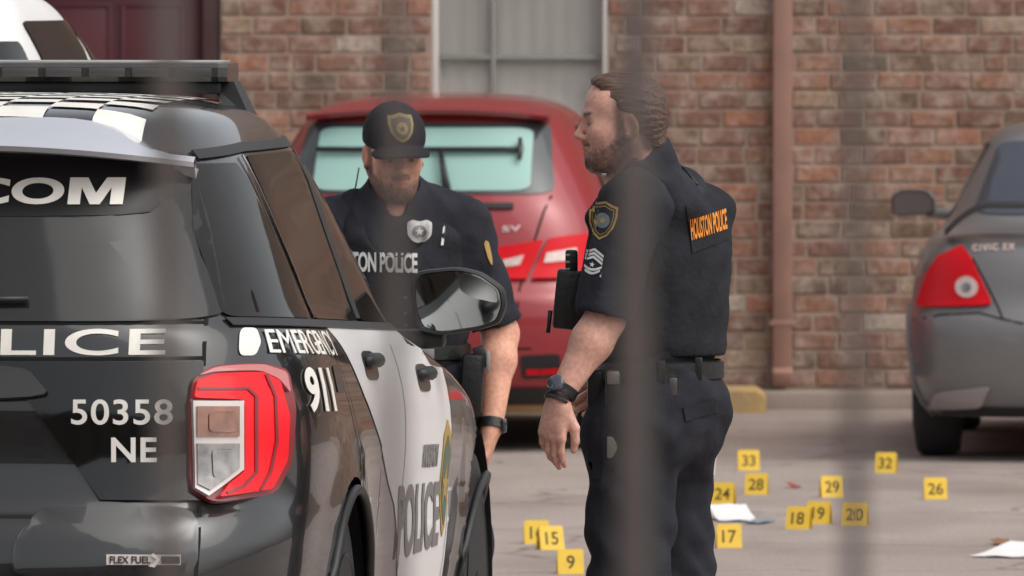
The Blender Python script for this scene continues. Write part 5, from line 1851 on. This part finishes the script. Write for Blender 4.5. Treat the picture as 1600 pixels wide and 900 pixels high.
# shoulder patch
c0 = (LX(940), -0.4, LZ(341))
tilt = 0.18
ux = Vector((math.cos(tilt), 0, -math.sin(tilt))); uz = Vector((math.sin(tilt), 0, math.cos(tilt)))
sp = decal('shoulder_patch', poly_bm([scaled(SHIELD, 0.034, 0.047)]), bvT, c0, ux, uz, view, 0.0012, 0.0012, m_gold, shirtR, 0.006)
decal('patch_field', poly_bm([scaled(SHIELD, 0.0285, 0.041)]), bvT, c0, ux, uz, view, 0.003, 0.0008, m_navy, sp, 0.006)
decal('patch_rim', poly_bm([scaled(SHIELD, 0.0255, 0.0365)]), bvT, c0, ux, uz, view, 0.004, 0.0006, m_gold, sp, 0.006)
decal('patch_ground', poly_bm([scaled(SHIELD, 0.0235, 0.034)]), bvT, c0, ux, uz, view, 0.005, 0.0006, m_navy, sp, 0.006)
decal('patch_seal', poly_bm([scaled(CIRC, 0.0175, 0.0185)]), bvT, c0, ux, uz, view, 0.006, 0.0008, m_bluegrey, sp, 0.006)
decal('patch_star', poly_bm([scaled(STAR, 0.010, 0.010)]), bvT, c0, ux, uz, view, 0.0072, 0.0006, m_gold, sp, 0.006)
# sergeant's chevrons with rockers
c1 = (LX(925), -0.4, LZ(402))
def chev(w, h, y, t): return [(-w, y), (0, y + h), (w, y), (w, y - t), (0, y + h - t), (-w, y - t)]
def rock(w, y, h, t): 
    top = [(-w + 2 * w * k / 8, y - h * math.sin(PI * k / 8)) for k in range(9)]
    return top + [(p[0], p[1] - t) for p in top[::-1]]
for k, y in enumerate((0.020, 0.011, 0.002)):
    decal('chevron', poly_bm([chev(0.024, 0.013, y - 0.004, 0.0062)]), bvT, c1, ux, uz, view, 0.0015, 0.001, m_whitethread, shirtR, 0.006)
for k, y in enumerate((-0.010, -0.019)):
    decal('rocker', poly_bm([rock(0.024 - 0.003 * k, y, 0.010, 0.0058)]), bvT, c1, ux, uz, view, 0.0015, 0.001, m_whitethread, shirtR, 0.006)
decal('chevron_star', poly_bm([scaled(STAR, 0.007, 0.007, 0, -0.011)]), bvT, c1, ux, uz, view, 0.002, 0.001, m_whitethread, shirtR, 0.005)
# radio and pouches on the chest
rb_ = box_obj('chest_radio', (LX(889), 0.0, LZ(468)), (0.070, 0.09, 0.145), m_leather, vestR, Matrix.Rotation(0.10, 3, 'Y'), 0.008)
for k, yy in enumerate((398, 409, 420)):
    box_obj('radio_light', (LX(887), -0.02, LZ(yy)), (0.012, 0.02, 0.006), m_silver, rb_, bevel=0.001)
box_obj('radio_top', (LX(893), 0.0, LZ(408)), (0.030, 0.055, 0.055), m_leather, rb_, bevel=0.006)
bm = bmesh.new()
tube(bm, [(LX(860), 0.0, LZ(485)), (LX(858), 0.0, LZ(505)), (LX(856), 0.0, LZ(520))], [0.006, 0.005, 0.006], 8)
bm_obj('radio_knob', bm, m_leather, rb_, smooth=True)
# strap line across the shoulder
bm = bmesh.new()
pp = []
for (px, py) in ((1066, 262), (1078, 275), (1088, 288)):
    hit = bvT.ray_cast(Vector((LX(px), -0.6, LZ(py))), Vector((0, 1, 0)))[0]
    pp.append(Vector(hit) + Vector((0, -0.002, 0.001)) if hit else Vector((LX(px), 0, LZ(py))))
tube(bm, pp, 0.004, 8)
bm_obj('shoulder_strap', bm, m_leather, vestR, smooth=True)

# trousers
wkt = wrink(45, [17, 34, 70], [0.007, 0.0055, 0.0026])
hipn, kn_n, an_n = np.array([LX(990), -0.085, 0.93]), np.array([LX(979), -0.105, 0.50]), np.array([LX(985), -0.115, 0.11])
hipf, kn_f, an_f = np.array([LX(1045), 0.095, 0.93]), np.array([LX(1042), 0.135, 0.52]), np.array([LX(1072), 0.17, 0.11])
F = Field((-0.28, -0.34, 0.02), (0.28, 0.38, 1.12), 0.006)
F.cone(Bp(-0.012, 0, 1.075), Bp(-0.03, 0, 0.98), 0.135, 0.148, 0.05, 'u', (lf, 1.24))
F.ell(Bp(-0.055, 0.07, 0.955), (0.088, 0.10, 0.12), MB, 0.06)
F.ell(Bp(-0.055, -0.07, 0.955), (0.088, 0.10, 0.12), MB, 0.06)
for (h, k, a) in ((hipn, kn_n, an_n), (hipf, kn_f, an_f)):
    F.cone(h, k, 0.118, 0.096, 0.05); F.cone(k, a, 0.094, 0.082, 0.06)
F.ell(kn_f + np.array([0.035, 0.0, -0.02]), (0.075, 0.08, 0.055), None, 0.04)
F.warp(wkt)
# tight folds at the back of the knees and the hips
F.warp(lambda x, y, z: 0.004 * np.sin(62 * z + 26 * x + 9 * np.sin(11 * y)) * np.exp(-((z - 0.55) / 0.16) ** 2) + 0.003 * np.sin(58 * z - 44 * x + 6 * np.sin(14 * y)) * np.exp(-((z - 0.86) / 0.1) ** 2))
F.half((0, 0, 1.085), (0, 0, 1))
trR = field_obj('trousers', F, m_navy2, rootR)
bvP = bvh_of([trR])
F = Field((-0.40, -0.30, -0.02), (0.35, 0.35, 0.30), 0.006)
boot(F, an_n, fw); boot(F, an_f, fw)
field_obj('boots', F, m_leather, rootR)
bl = ring_band('belt', Bp(-0.014, 0, 0), MB, 0.149, 0.182, 1.046, 1.094, 0.008, m_leather, rootR)
def gear(name, px, py, w, h, m=m_leather, dep=0.03, y0=-0.6, par=None, bev=0.006):
    hit = bvh_of([bl, trR]).ray_cast(Vector((LX(px), y0, LZ(py))), Vector((0, 1, 0)))[0]
    yy = hit.y if hit else -0.1
    return box_obj(name, (LX(px), yy - dep / 2 + 0.008, LZ(py)), (w / S_R, dep, h / S_R), m, par or bl, None, bev)
gear('magazine_pouch', 930, 604, 26, 56)
gear('magazine_pouch', 957, 606, 24, 58)
gear('pouch_flap', 957, 586, 20, 22, mat('worn_snap', srgb(120, 116, 110), 0.4, 0.5), 0.04)
gear('holster_clip', 956, 694, 18, 34, mat('worn_snap', srgb(120, 116, 110), 0.4, 0.5), 0.012, bev=0.003)
gear('belt_keeper', 1032, 576, 12, 34, dep=0.016, bev=0.003)
gear('belt_keeper', 1090, 572, 12, 34, dep=0.016, bev=0.003)
kf = gear('key_clip', 1050, 600, 13, 28, mat('dark_metal', srgb(96, 94, 92), 0.35, 0.7), 0.012, bev=0.003)
# pocket flap at the hip
decal('pocket_flap', poly_bm([[(LX(1066), LZ(632)), (LX(1118), LZ(622)), (LX(1122), LZ(642)), (LX(1070), LZ(654))]]), bvP, (0, -0.4, 0), (1, 0, 0), (0, 0, 1), view, 0.001, 0.005, m_navy2, trR, 0.02)
decal('thigh_pocket', poly_bm([[(LX(912), LZ(742)), (LX(938), LZ(744)), (LX(938), LZ(640)), (LX(916), LZ(640))]]), bvP, (0, -0.4, 0), (1, 0, 0), (0, 0, 1), view, 0.001, 0.006, m_navy2, trR, 0.02)

# watch, bracelets, ring
ax_ = wr_n - el_n
wc = el_n + ax_ * 0.90
wt = loop_band('wristwatch', wc, ax_, 0.0325, 0.024, 0.004, m_leather, rootR)
un = ax_ / np.linalg.norm(ax_)
dv = np.array([-0.62, -0.72, 0.0]); dv -= un * (dv @ un); dv /= np.linalg.norm(dv)
bm = bmesh.new()
lathe(bm, [(0.0, 0.021), (0.010, 0.0215), (0.013, 0.018), (0.0135, 0.002)], 24, 'Z')
me_rot = Vector((0, 0, 1)).rotation_difference(Vector(dv)).to_matrix().to_4x4()
bm.transform(Matrix.Translation(Vector(wc + dv * 0.033)) @ me_rot)
bm_obj('watch_face', bm, mat('watch_glass', srgb(74, 80, 88), 0.1, 0.3, coat=1.0), wt, angle=40)
for k in (0.985, 1.03):
    loop_band('bracelet', el_n + ax_ * k, ax_ + np.array([0.03, 0, -0.03]), 0.030, 0.007, 0.003, m_leather, rootR)

# ================================================================== officer in a cap (behind the SUV's mirror)
YL_ = 27.3; S_L = FPX / YL_; CX_L = 622
KL = 1.07                                # he stands a little beyond the SUV's bonnet
rootL = empty('person', ((CX_L - 800) / S_L * KL, YL_ * KL, -CAMH * (KL - 1)))
rootL.scale = (KL, KL, KL)
ZG = CAMH * (KL - 1) / KL                # ground level in his own frame
tag(rootL, 'bearded officer in dark badge cap looking down beside the police SUV', 'person')
LX = lambda px: (px - CX_L) / S_L
LZ = lambda py: CAMH - (py + 18) / S_L
fw = np.array([0.10, -1.0, 0.0]); fw /= np.linalg.norm(fw)
lf = np.array([-fw[1], fw[0], 0.0])
MB = np.stack([fw, lf, np.array([0, 0, 1.0])], 1)
HC_L = np.array([LX(616), -0.05, LZ(239)]); HS_L = 0.93
MH_L = rotm((0.24, -1.0), 0.20, 0.03)
# his left arm is on the picture's right
sh_l = np.array([LX(722), 0.0, LZ(352)]); el_l = np.array([LX(782), 0.05, LZ(522)]); wr_l = np.array([LX(768), -0.06, LZ(668)])
sh_r = np.array([LX(516), 0.02, LZ(352)]); el_r = np.array([LX(455), 0.02, LZ(520)]); wr_r = np.array([LX(500), -0.16, LZ(600)])
F = Field((-0.36, -0.42, 0.70), (0.40, 0.26, 1.80), 0.0038)
F.cone(Bp(0, 0, 1.0), Bp(0, 0, 1.30), 0.10, 0.11, 0.05, 'u', (lf, 1.3))
F.cone(sh_l * 0.8 + Bp(0, 0, 1.36) * 0.2, sh_r * 0.8 + Bp(0, 0, 1.36) * 0.2, 0.055, 0.055, 0.05)
nk0 = np.array([LX(618), 0.0, 1.36])
F.cone(nk0, HC_L + MH_L @ np.array([-0.025, 0, -0.045]), 0.068, 0.060, 0.04)
F.cone(nk0 + np.array([0.0, -0.03, 0.0]), HC_L + MH_L @ np.array([0.02, 0, -0.085]), 0.05, 0.04, 0.03)
head_prims(F, MH_L, HC_L, HS_L)
for (a, b, c) in ((sh_l, el_l, wr_l), (sh_r, el_r, wr_r)):
    F.cone(a, b, 0.055, 0.046, 0.03)
    mid = b + (c - b) * 0.28
    F.cone(b, mid, 0.046, 0.047, 0.025); F.cone(mid, c, 0.046, 0.029, 0.025)
hand(F, wr_l, (-0.22, -0.12, -0.9), (-0.95, 0.1, 0.2), 1, 0.45, 0.98)
hand(F, wr_r, (0.5, -0.6, -0.5), (0.6, 0.5, 0), 1, 0.5, 0.98)
V, Q = F.mesh()
bodyL = np_obj('body', V, Q, m_skin, rootL)
set_col(bodyL, head_colour(V, MH_L, HC_L, HS_L, SKIN_L, HAIR_L, (0.85, 0.8, 0.9)))
for y in (1, -1):
    bm = bmesh.new()
    bmesh.ops.create_uvsphere(bm, u_segments=14, v_segments=10, radius=0.0115 * HS_L)
    bmesh.ops.translate(bm, vec=Vector(HC_L + HS_L * (MH_L @ np.array([0.0808, 0.031 * y, 0.0005]))), verts=bm.verts)
    eo = bm_obj('eye', bm, m_eye, bodyL, smooth=True)
    bm = bmesh.new()
    bmesh.ops.create_uvsphere(bm, u_segments=12, v_segments=8, radius=0.0056 * HS_L)
    bmesh.ops.translate(bm, vec=Vector(HC_L + HS_L * (MH_L @ np.array([0.0905, 0.031 * y, -0.002]))), verts=bm.verts)
    bm_obj('iris', bm, m_iris, eo, smooth=True)
# cap
Fh = Field(HC_L - 0.24, HC_L + 0.24, 0.0032)
x, y, z = np.meshgrid(*Fh.ax, indexing='ij')
Pq = (np.stack([x - HC_L[0], y - HC_L[1], z - HC_L[2]], -1) @ MH_L) / HS_L
qx, qy, qz = Pq[..., 0], Pq[..., 1], Pq[..., 2]
k0 = np.sqrt(((qx + 0.004) / 0.112) ** 2 + (qy / 0.090) ** 2 + ((qz - 0.052) / 0.097) ** 2)
dome = (k0 - 1) * 0.095
dome = np.maximum(dome, (0.030 - 0.08 * qx) - qz)
seamr = 0.0012 * np.exp(-((np.abs(np.sin(3 * np.arctan2(qy, qx + 0.004))) / 0.06) ** 2))
dome = dome + seamr
er = np.sqrt(((qx - 0.085) / 0.078) ** 2 + (qy / 0.084) ** 2)
zc_ = 0.044 - 0.22 * (qx - 0.095) - 4.2 * qy ** 2 - 1.5 * np.maximum(0, qx - 0.1) ** 2
brim = np.maximum(np.maximum((er - 1) * 0.085, np.abs(qz - zc_) - 0.0045), 0.075 - qx)
Fh.F = (np.minimum(dome, brim) * HS_L).astype(np.float32)
cap = field_obj('cap', Fh, m_cap, rootL)
bvC = bvh_of([cap])
dc = -Vector(MH_L[:, 0]); 
cc = Vector(HC_L + HS_L * (MH_L @ np.array([0.10, -0.0, 0.094])))
cl = Vector(MH_L[:, 1]); cu = Vector(MH_L[:, 2])
cb = decal('cap_badge', poly_bm([scaled(SHIELD, 0.034, 0.036)]), bvC, cc, cl, cu, dc, 0.001, 0.002, mat('dull_gold_thread', srgb(150, 132, 88), 0.6, 0.2, var=0.2, vscale=150), cap, 0.01)
decal('badge_field', poly_bm([scaled(SHIELD, 0.027, 0.029)]), bvC, cc, cl, cu, dc, 0.0036, 0.0006, mat('badge_brown', srgb(92, 84, 66), 0.6), cb, 0.01)
decal('badge_seal', poly_bm([scaled(CIRC, 0.015, 0.015)]), bvC, cc, cl, cu, dc, 0.0045, 0.0008, mat('dull_gold_thread', srgb(150, 132, 88)), cb, 0.01)
decal('badge_star', poly_bm([scaled(STAR, 0.009, 0.009)]), bvC, cc, cl, cu, dc, 0.006, 0.0006, mat('badge_brown', srgb(92, 84, 66)), cb, 0)
bm = bmesh.new()
bmesh.ops.create_uvsphere(bm, u_segments=10, v_segments=6, radius=0.006)
bmesh.ops.translate(bm, vec=Vector(HC_L + HS_L * (MH_L @ np.array([-0.004, 0, 0.147]))), verts=bm.verts)
bm_obj('cap_button', bm, m_cap, cap, smooth=True)

F = Field((-0.36, -0.30, 0.96), (0.40, 0.26, 1.52), 0.005)
F.cone(Bp(0, 0, 1.02), Bp(0, 0, 1.30), 0.125, 0.135, 0.05, 'u', (lf, 1.36))
tz = Bp(0, 0, 1.365)
F.cone(sh_l * 0.82 + tz * 0.18, sh_r * 0.82 + tz * 0.18, 0.070, 0.070, 0.07)
F.cone(sh_l * 0.5 + tz * 0.5 + np.array([0, 0.01, 0.03]), sh_r * 0.5 + tz * 0.5 + np.array([0, 0.01, 0.03]), 0.066, 0.066, 0.06)
F.cone((LX(616), 0.01, 1.40), (LX(614), -0.005, 1.455), 0.088, 0.078, 0.04)
for (a, b) in ((sh_l, el_l), (sh_r, el_r)):
    F.cone(a, a + (b - a) * 0.95, 0.072, 0.066, 0.05)
F.warp(wrink(61, [22, 50, 95], [0.006, 0.0042, 0.0018]))
for (a, b) in ((sh_l, el_l), (sh_r, el_r)):
    e = a + (b - a) * 0.86; d = (b - a) / np.linalg.norm(b - a)
    F.cone(e + d * 0.165, e + d * 0.3, 0.16, 0.16, 0.0, 's')
F.cone((LX(617), -0.03, 1.43), (LX(617), -0.06, 1.60), 0.062, 0.075, 0.006, 's')
F.cone((LX(620), -0.09, 1.415), (LX(620), -0.14, 1.50), 0.022, 0.05, 0.006, 's')
shirtL = field_obj('shirt', F, m_navy, rootL)
F = Field((-0.30, -0.30, 0.96), (0.30, 0.26, 1.48), 0.005)
F.cone(Bp(0.0, 0, 1.10), Bp(0.0, 0, 1.27), 0.152, 0.155, 0.05, 'u', (lf, 1.22))
F.ell(Bp(0.08, 0, 1.21), (0.075, 0.155, 0.17), MB, 0.05)
for l in (0.11, -0.11):
    F.cone(Bp(0.10, l, 1.33), Bp(0.0, l * 1.05, 1.435), 0.032, 0.03, 0.03, 'u', (lf, 1.3))
F.warp(wrink(71, [22, 48, 90], [0.004, 0.0022, 0.001]))
for (a, b, l) in ((sh_l, el_l, 1), (sh_r, el_r, -1)):
    F.cone(a + lf * 0.01 * l, b + lf * 0.01 * l, 0.084, 0.080, 0.01, 's')
    F.cone(a + lf * 0.10 * l, b + lf * 0.10 * l, 0.11, 0.10, 0.01, 's')
F.half((0, 0, 1.045), (0, 0, -1))
F.cone((LX(620), -0.14, 1.375), (LX(620), -0.08, 1.60), 0.085, 0.12, 0.01, 's')
vestL = field_obj('vest', F, m_vest, rootL)
bvT = bvh_of([shirtL, vestL])
bmt, _ = text_bm('HOUSTON POLICE', 0.03, 0.95)
q4 = [np.array(p) for p in ((LX(502), LZ(421)), (LX(653), LZ(424)), (LX(653), LZ(393)), (LX(502), LZ(390)))]
for v in bmt.verts:
    xx, yy = v.co.x, v.co.y
    p = (1 - xx) * (1 - yy) * q4[0] + xx * (1 - yy) * q4[1] + xx * yy * q4[2] + (1 - xx) * yy * q4[3]
    v.co = Vector((p[0], p[1], 0))
decal('chest_lettering', bmt, bvT, (0, -0.5, 0), (1, 0, 0), (0, 0, 1), view, 0.003, 0.0012, m_whitethread, vestL, 0.01)
bcen = (LX(656), -0.5, LZ(360))
oval = smooth_poly(scaled([(-1, 0.75), (-0.6, 1), (0, 0.85), (0.6, 1), (1, 0.75), (0.95, -0.3), (0.5, -0.85), (0, -1), (-0.5, -0.85), (-0.95, -0.3)], 0.034, 0.031), 0.25, 2)
bd = decal('badge', poly_bm([oval]), bvT, bcen, (1, 0, 0), (0, 0, 1), view, 0.002, 0.004, m_silver, vestL, 0.015)
decal('badge_ring', poly_bm([scaled(CIRC, 0.019, 0.017)]), bvT, bcen, (1, 0, 0), (0, 0, 1), view, 0.0065, 0.0015, mat('dark_metal', srgb(96, 94, 92)), bd, 0.015)
decal('badge_star', poly_bm([scaled(STAR, 0.013, 0.012)]), bvT, bcen, (1, 0, 0), (0, 0, 1), view, 0.0085, 0.001, m_silver, bd, 0)
decal('pocket_pen', poly_bm([scaled([(-0.5, -1), (0.3, -1), (0.9, 0.6), (0.7, 1), (0.2, 0.8)], 0.008, 0.026)]), bvT, (LX(692), -0.5, LZ(366)), (1, 0, 0), (0, 0, 1), view, 0.002, 0.004, m_whitethread, vestL, 0)
decal('shoulder_patch', poly_bm([scaled(SHIELD, 0.007, 0.034)]), bvT, (LX(764), -0.5, LZ(394)), (0.9, 0, 0.3), (-0.25, 0, 1), view, 0.002, 0.002, m_gold, shirtL, 0.012)
for k, yy in enumerate((462, 486, 505)):
    decal('vest_button', poly_bm([scaled(CIRC, 0.005, 0.004)]), bvT, (LX(634), -0.5, LZ(yy)), (1, 0, 0), (0, 0, 1), view, 0.002, 0.003, mat('dark_metal', srgb(96, 94, 92)), vestL, 0)

hip1, kn1, an1 = np.array([LX(690), 0.0, 0.90]), np.array([LX(712), -0.03, 0.50]), np.array([LX(722), 0.02, 0.11 + ZG])
hip2, kn2, an2 = np.array([LX(565), 0.0, 0.90]), np.array([LX(548), -0.02, 0.50]), np.array([LX(545), 0.03, 0.11 + ZG])
F = Field((-0.34, -0.30, 0.02), (0.36, 0.30, 1.08), 0.0065)
F.cone(Bp(0, 0, 1.03), Bp(-0.01, 0, 0.94), 0.13, 0.14, 0.05, 'u', (lf, 1.35))
for (h, k, a) in ((hip1, kn1, an1), (hip2, kn2, an2)):
    F.cone(h, k, 0.11, 0.088, 0.05); F.cone(k, a, 0.086, 0.080, 0.06)
F.warp(wrink(81, [17, 34, 70], [0.006, 0.004, 0.0016]))
F.half((0, 0, 1.04), (0, 0, 1))
trL = field_obj('trousers', F, m_navy2, rootL)
F = Field((-0.40, -0.40, 0.06), (0.40, 0.25, 0.45), 0.006)
boot(F, an1, fw, ZG); boot(F, an2, fw, ZG)
field_obj('boots', F, m_leather, rootL)
blL = ring_band('belt', (0, 0, 0), MB, 0.142, 0.187, 1.010, 1.056, 0.009, m_leather, rootL)
box_obj('belt_buckle', tuple(Bp(0.155, 0.06, 1.035)), (0.045, 0.012, 0.036), m_silver, blL, None, 0.003)
hol = box_obj('holster', (LX(738), -0.10, LZ(600)), (0.062, 0.075, 0.17), m_leather, blL, Matrix.Rotation(0.06, 3, 'Y'), 0.014)
box_obj('pistol_grip', (LX(752), -0.10, LZ(556)), (0.034, 0.05, 0.06), mat('gun_metal', (0.03, 0.03, 0.032), 0.3, 0.4), hol, Matrix.Rotation(-0.25, 3, 'Y'), 0.008)
box_obj('holster_clip', (LX(763), -0.145, LZ(562)), (0.010, 0.012, 0.055), m_silver, hol, None, 0.002)
ax_ = wr_l - el_l
wt = loop_band('wristwatch', el_l + ax_ * 0.97, ax_, 0.0325, 0.026, 0.005, m_leather, rootL)
bm = bmesh.new()
add_box(bm, tuple(el_l + ax_ * 0.97 + np.array([0.034, -0.014, 0.0])), (0.012, 0.034, 0.036), None, 0.004)
bm_obj('watch_face', bm, mat('watch_glass', srgb(74, 80, 88)), wt, angle=40)
# ear-piece cord
bm = bmesh.new()
tube(bm, [(LX(561), -0.02, LZ(262)), (LX(556), 0.0, LZ(290)), (LX(548), 0.02, LZ(318))], 0.0022, 6)
bm_obj('earpiece_cord', bm, m_leather, rootL, smooth=True)

# ------------------------------------------------------------------ evidence markers
m_ev = mat('yellow_marker', srgb(232, 192, 66), 0.45, var=0.05, vscale=30)
m_evd = mat('marker_digits', srgb(84, 66, 30), 0.6)
marks = [('33', 1170, 735, 'beyond marker 28'), ('28', 1183, 773, 'between markers 33 and 24'), ('24', 1131, 788, 'beside the white envelope'), ('29', 1300, 777, 'near the red scrap'),
         ('32', 1385, 739, 'nearest the grey coupe'), ('26', 1462, 780, 'behind the grey coupe'), ('18', 1249, 827, 'overlapping marker 19'), ('19', 1281, 819, 'just behind marker 18'),
         ('20', 1337, 821, 'beside markers 18 and 19'), ('17', 1139, 856, 'in front of the white envelope'), ('16', 838, 850, 'half hidden by marker 15'), ('15', 860, 859, 'in front of marker 16'), ('9', 891, 897, 'beside the profile officer')]
for (num, px, py, where) in marks:
    Y = FPX * CAMH / (py + 18.0)
    r = empty('evidence_marker', (wx(px, Y), Y, 0), random.uniform(-0.32, 0.32))
    tag(r, 'yellow evidence marker with number %s %s' % (num, where), 'evidence marker', 'numbered yellow evidence markers on the pavement')
    w, h = 0.090, 0.084
    for s, nm in ((-1, 'front_panel'), (1, 'back_panel')):
        bm = bmesh.new()
        o_ = [(-w / 2, 0), (w / 2, 0), (w / 2, h - 0.006), (w / 2 - 0.006, h), (-w / 2 + 0.006, h), (-w / 2, h - 0.006)]
        ft = lambda z: s * (0.026 - 0.024 * z / h)
        a = [bm.verts.new((p[0], ft(p[1]), p[1])) for p in o_]
        b = [bm.verts.new((p[0], ft(p[1]) + s * 0.0025, p[1])) for p in o_]
        bm.faces.new(a); bm.faces.new(b[::-1])
        for k in range(6): bm.faces.new((a[k], a[(k + 1) % 6], b[(k + 1) % 6], b[k]))
        pn = bm_obj(nm, bm, m_ev, r)
        bm, ra = text_bm(num, 0.012)
        hh = 0.045; ww = min(hh * ra, 0.068)
        for v in bm.verts:
            X_ = s * -1 * (v.co.x - 0.5) * ww; Z_ = 0.018 + v.co.y * hh
            v.co = Vector((X_, ft(Z_) + s * 0.0032, Z_))
        bm_obj('number', bm, m_evd, pn, recalc=False)

# papers and scraps
m_paper = mat('white_paper', srgb(232, 228, 226), 0.8, var=0.05, vscale=20)
m_bluep = mat('blue_grey_paper', srgb(130, 138, 148), 0.8)
def on_ground(px, py): 
    Y = FPX * CAMH / (py + 18.0); return wx(px, Y), Y
def paper(name, px, py, w, d, rz, lift, material, label, cat):
    x, y = on_ground(px, py)
    V, Q = [], []
    n = 8
    for j in range(2):
        for i in range(n + 1):
            for k in range(n + 1):
                u, v = i / n - 0.5, k / n - 0.5
                zz = 0.004 + lift * (v + 0.5) ** 1.5 + 0.004 * math.sin(5 * u + 3 * v) ** 2 + (0.0015 if j else 0)
                V.append((u * w, v * d, zz))
    for j in range(2):
        for i in range(n):
            for k in range(n):
                a = j * (n + 1) ** 2 + i * (n + 1) + k
                f = (a, a + 1, a + n + 2, a + n + 1)
                Q.append(f if j == 0 else f[::-1])
    o = np_obj(name, V, Q, material, None, angle=50)
    o.location = (x, y, 0); o.rotation_euler = (0, 0, rz)
    return tag(o, label, cat)
paper('envelope', 1145, 813, 0.145, 0.30, 0.12, 0.045, m_paper, 'white envelope lying open behind evidence marker 17', 'envelope')
paper('folded_paper', 1188, 818, 0.075, 0.20, -0.3, 0.006, m_bluep, 'blue grey folded paper beside the white envelope', 'paper')
paper('paper_sheet', 1592, 868, 0.21, 0.42, -0.4, 0.03, m_paper, 'white paper sheet on the pavement away from the markers', 'paper')
paper('cloth_scrap', 1240, 763, 0.030, 0.12, 0.3, 0.012, mat('red_scrap', srgb(170, 70, 66), 0.8), 'small red scrap on the pavement near marker 29', 'scrap')
paper('leaf_scrap', 1568, 852, 0.07, 0.14, 0.2, 0.012, mat('brown_scrap', srgb(140, 98, 74), 0.8), 'small brown leaf beside the white paper sheet', 'leaf')
x, y = on_ground(1111, 744)
ob = box_obj('cup', (0, 0, 0.042), (0.05, 0.05, 0.08), m_paper, None, None, 0.004)
bpy.data.objects.remove(ob)
bm = bmesh.new()
lathe(bm, [(0.003, 0.022), (0.075, 0.031), (0.078, 0.033), (0.081, 0.031), (0.079, 0.028), (0.010, 0.020)], 24, 'Z')
ob = bm_obj('paper_cup', bm, m_paper, angle=40); ob.location = (x - 0.01, y, 0)
tag(ob, 'white paper cup half hidden by the profile officer', 'cup')

# ------------------------------------------------------------------ block of flats added behind the camera, for the cars to reflect
blk = empty('apartment_building', (0, -20, 0))  # added block, not a visible building
tag(blk, 'long three-storey brick block added behind the camera for the cars to reflect', 'building')
bm = bmesh.new()
add_box(bm, (0, -4, 5.2), (90, 8, 10.4))
bm_obj('wall', bm, m_addedbrick, blk)  # wall of the added block
bm = bmesh.new()
add_box(bm, (0, -4, 10.62), (92, 10, 0.4), None, 0.05)
bm_obj('added_roof', bm, m_trim, blk)
for i in range(-9, 10):
    for zz in (1.6, 4.8, 8.0):
        box_obj('window', (i * 4.4, 0.02, zz), (1.6, 0.1, 1.4), m_glassdark, blk, bevel=0.01)

# ------------------------------------------------------------------ iron fence close to the camera
FY = 5.1; SF = FPX / FY
m_iron = mat('dark_painted_iron', srgb(92, 84, 80), 0.5, 0.1, var=0.12, vscale=20)
fence = empty('iron_fence', (0, FY, 0))
tag(fence, 'dark iron picket fence, out of focus, in front of the whole scene', 'fence')
bars = [(262, 0.0125), (618, 0.0095), (992, 0.0148), (1336, 0.0100)]
sp_ = 358 / SF
x0_, x1_ = (262 - 800) / SF, (1336 - 800) / SF
allb = [((p - 800) / SF, w) for p, w in bars] + [(x0_ - sp_ * k, 0.008) for k in range(1, 9)] + [(x1_ + sp_ * k, 0.008) for k in range(1, 9)]
for (x, w) in allb:
    bm = bmesh.new()
    add_box(bm, (0, 0, 1.20), (w, w, 2.38), None, 0.002)
    # pointed tip
    t = [bm.verts.new((sx * w / 2, sy * w / 2, 2.39)) for sx, sy in ((-1, -1), (1, -1), (1, 1), (-1, 1))]
    ap = bm.verts.new((0, 0, 2.46))
    for k in range(4): bm.faces.new((t[k], t[(k + 1) % 4], ap))
    bm.faces.new(t[::-1])
    o = bm_obj('picket', bm, m_iron, fence, angle=30); o.location = (x, 0, 0)
for zz in (0.18, 2.24):
    box_obj('rail', (0, 0, zz), (2.4, 0.034, 0.036), m_iron, fence, bevel=0.003)
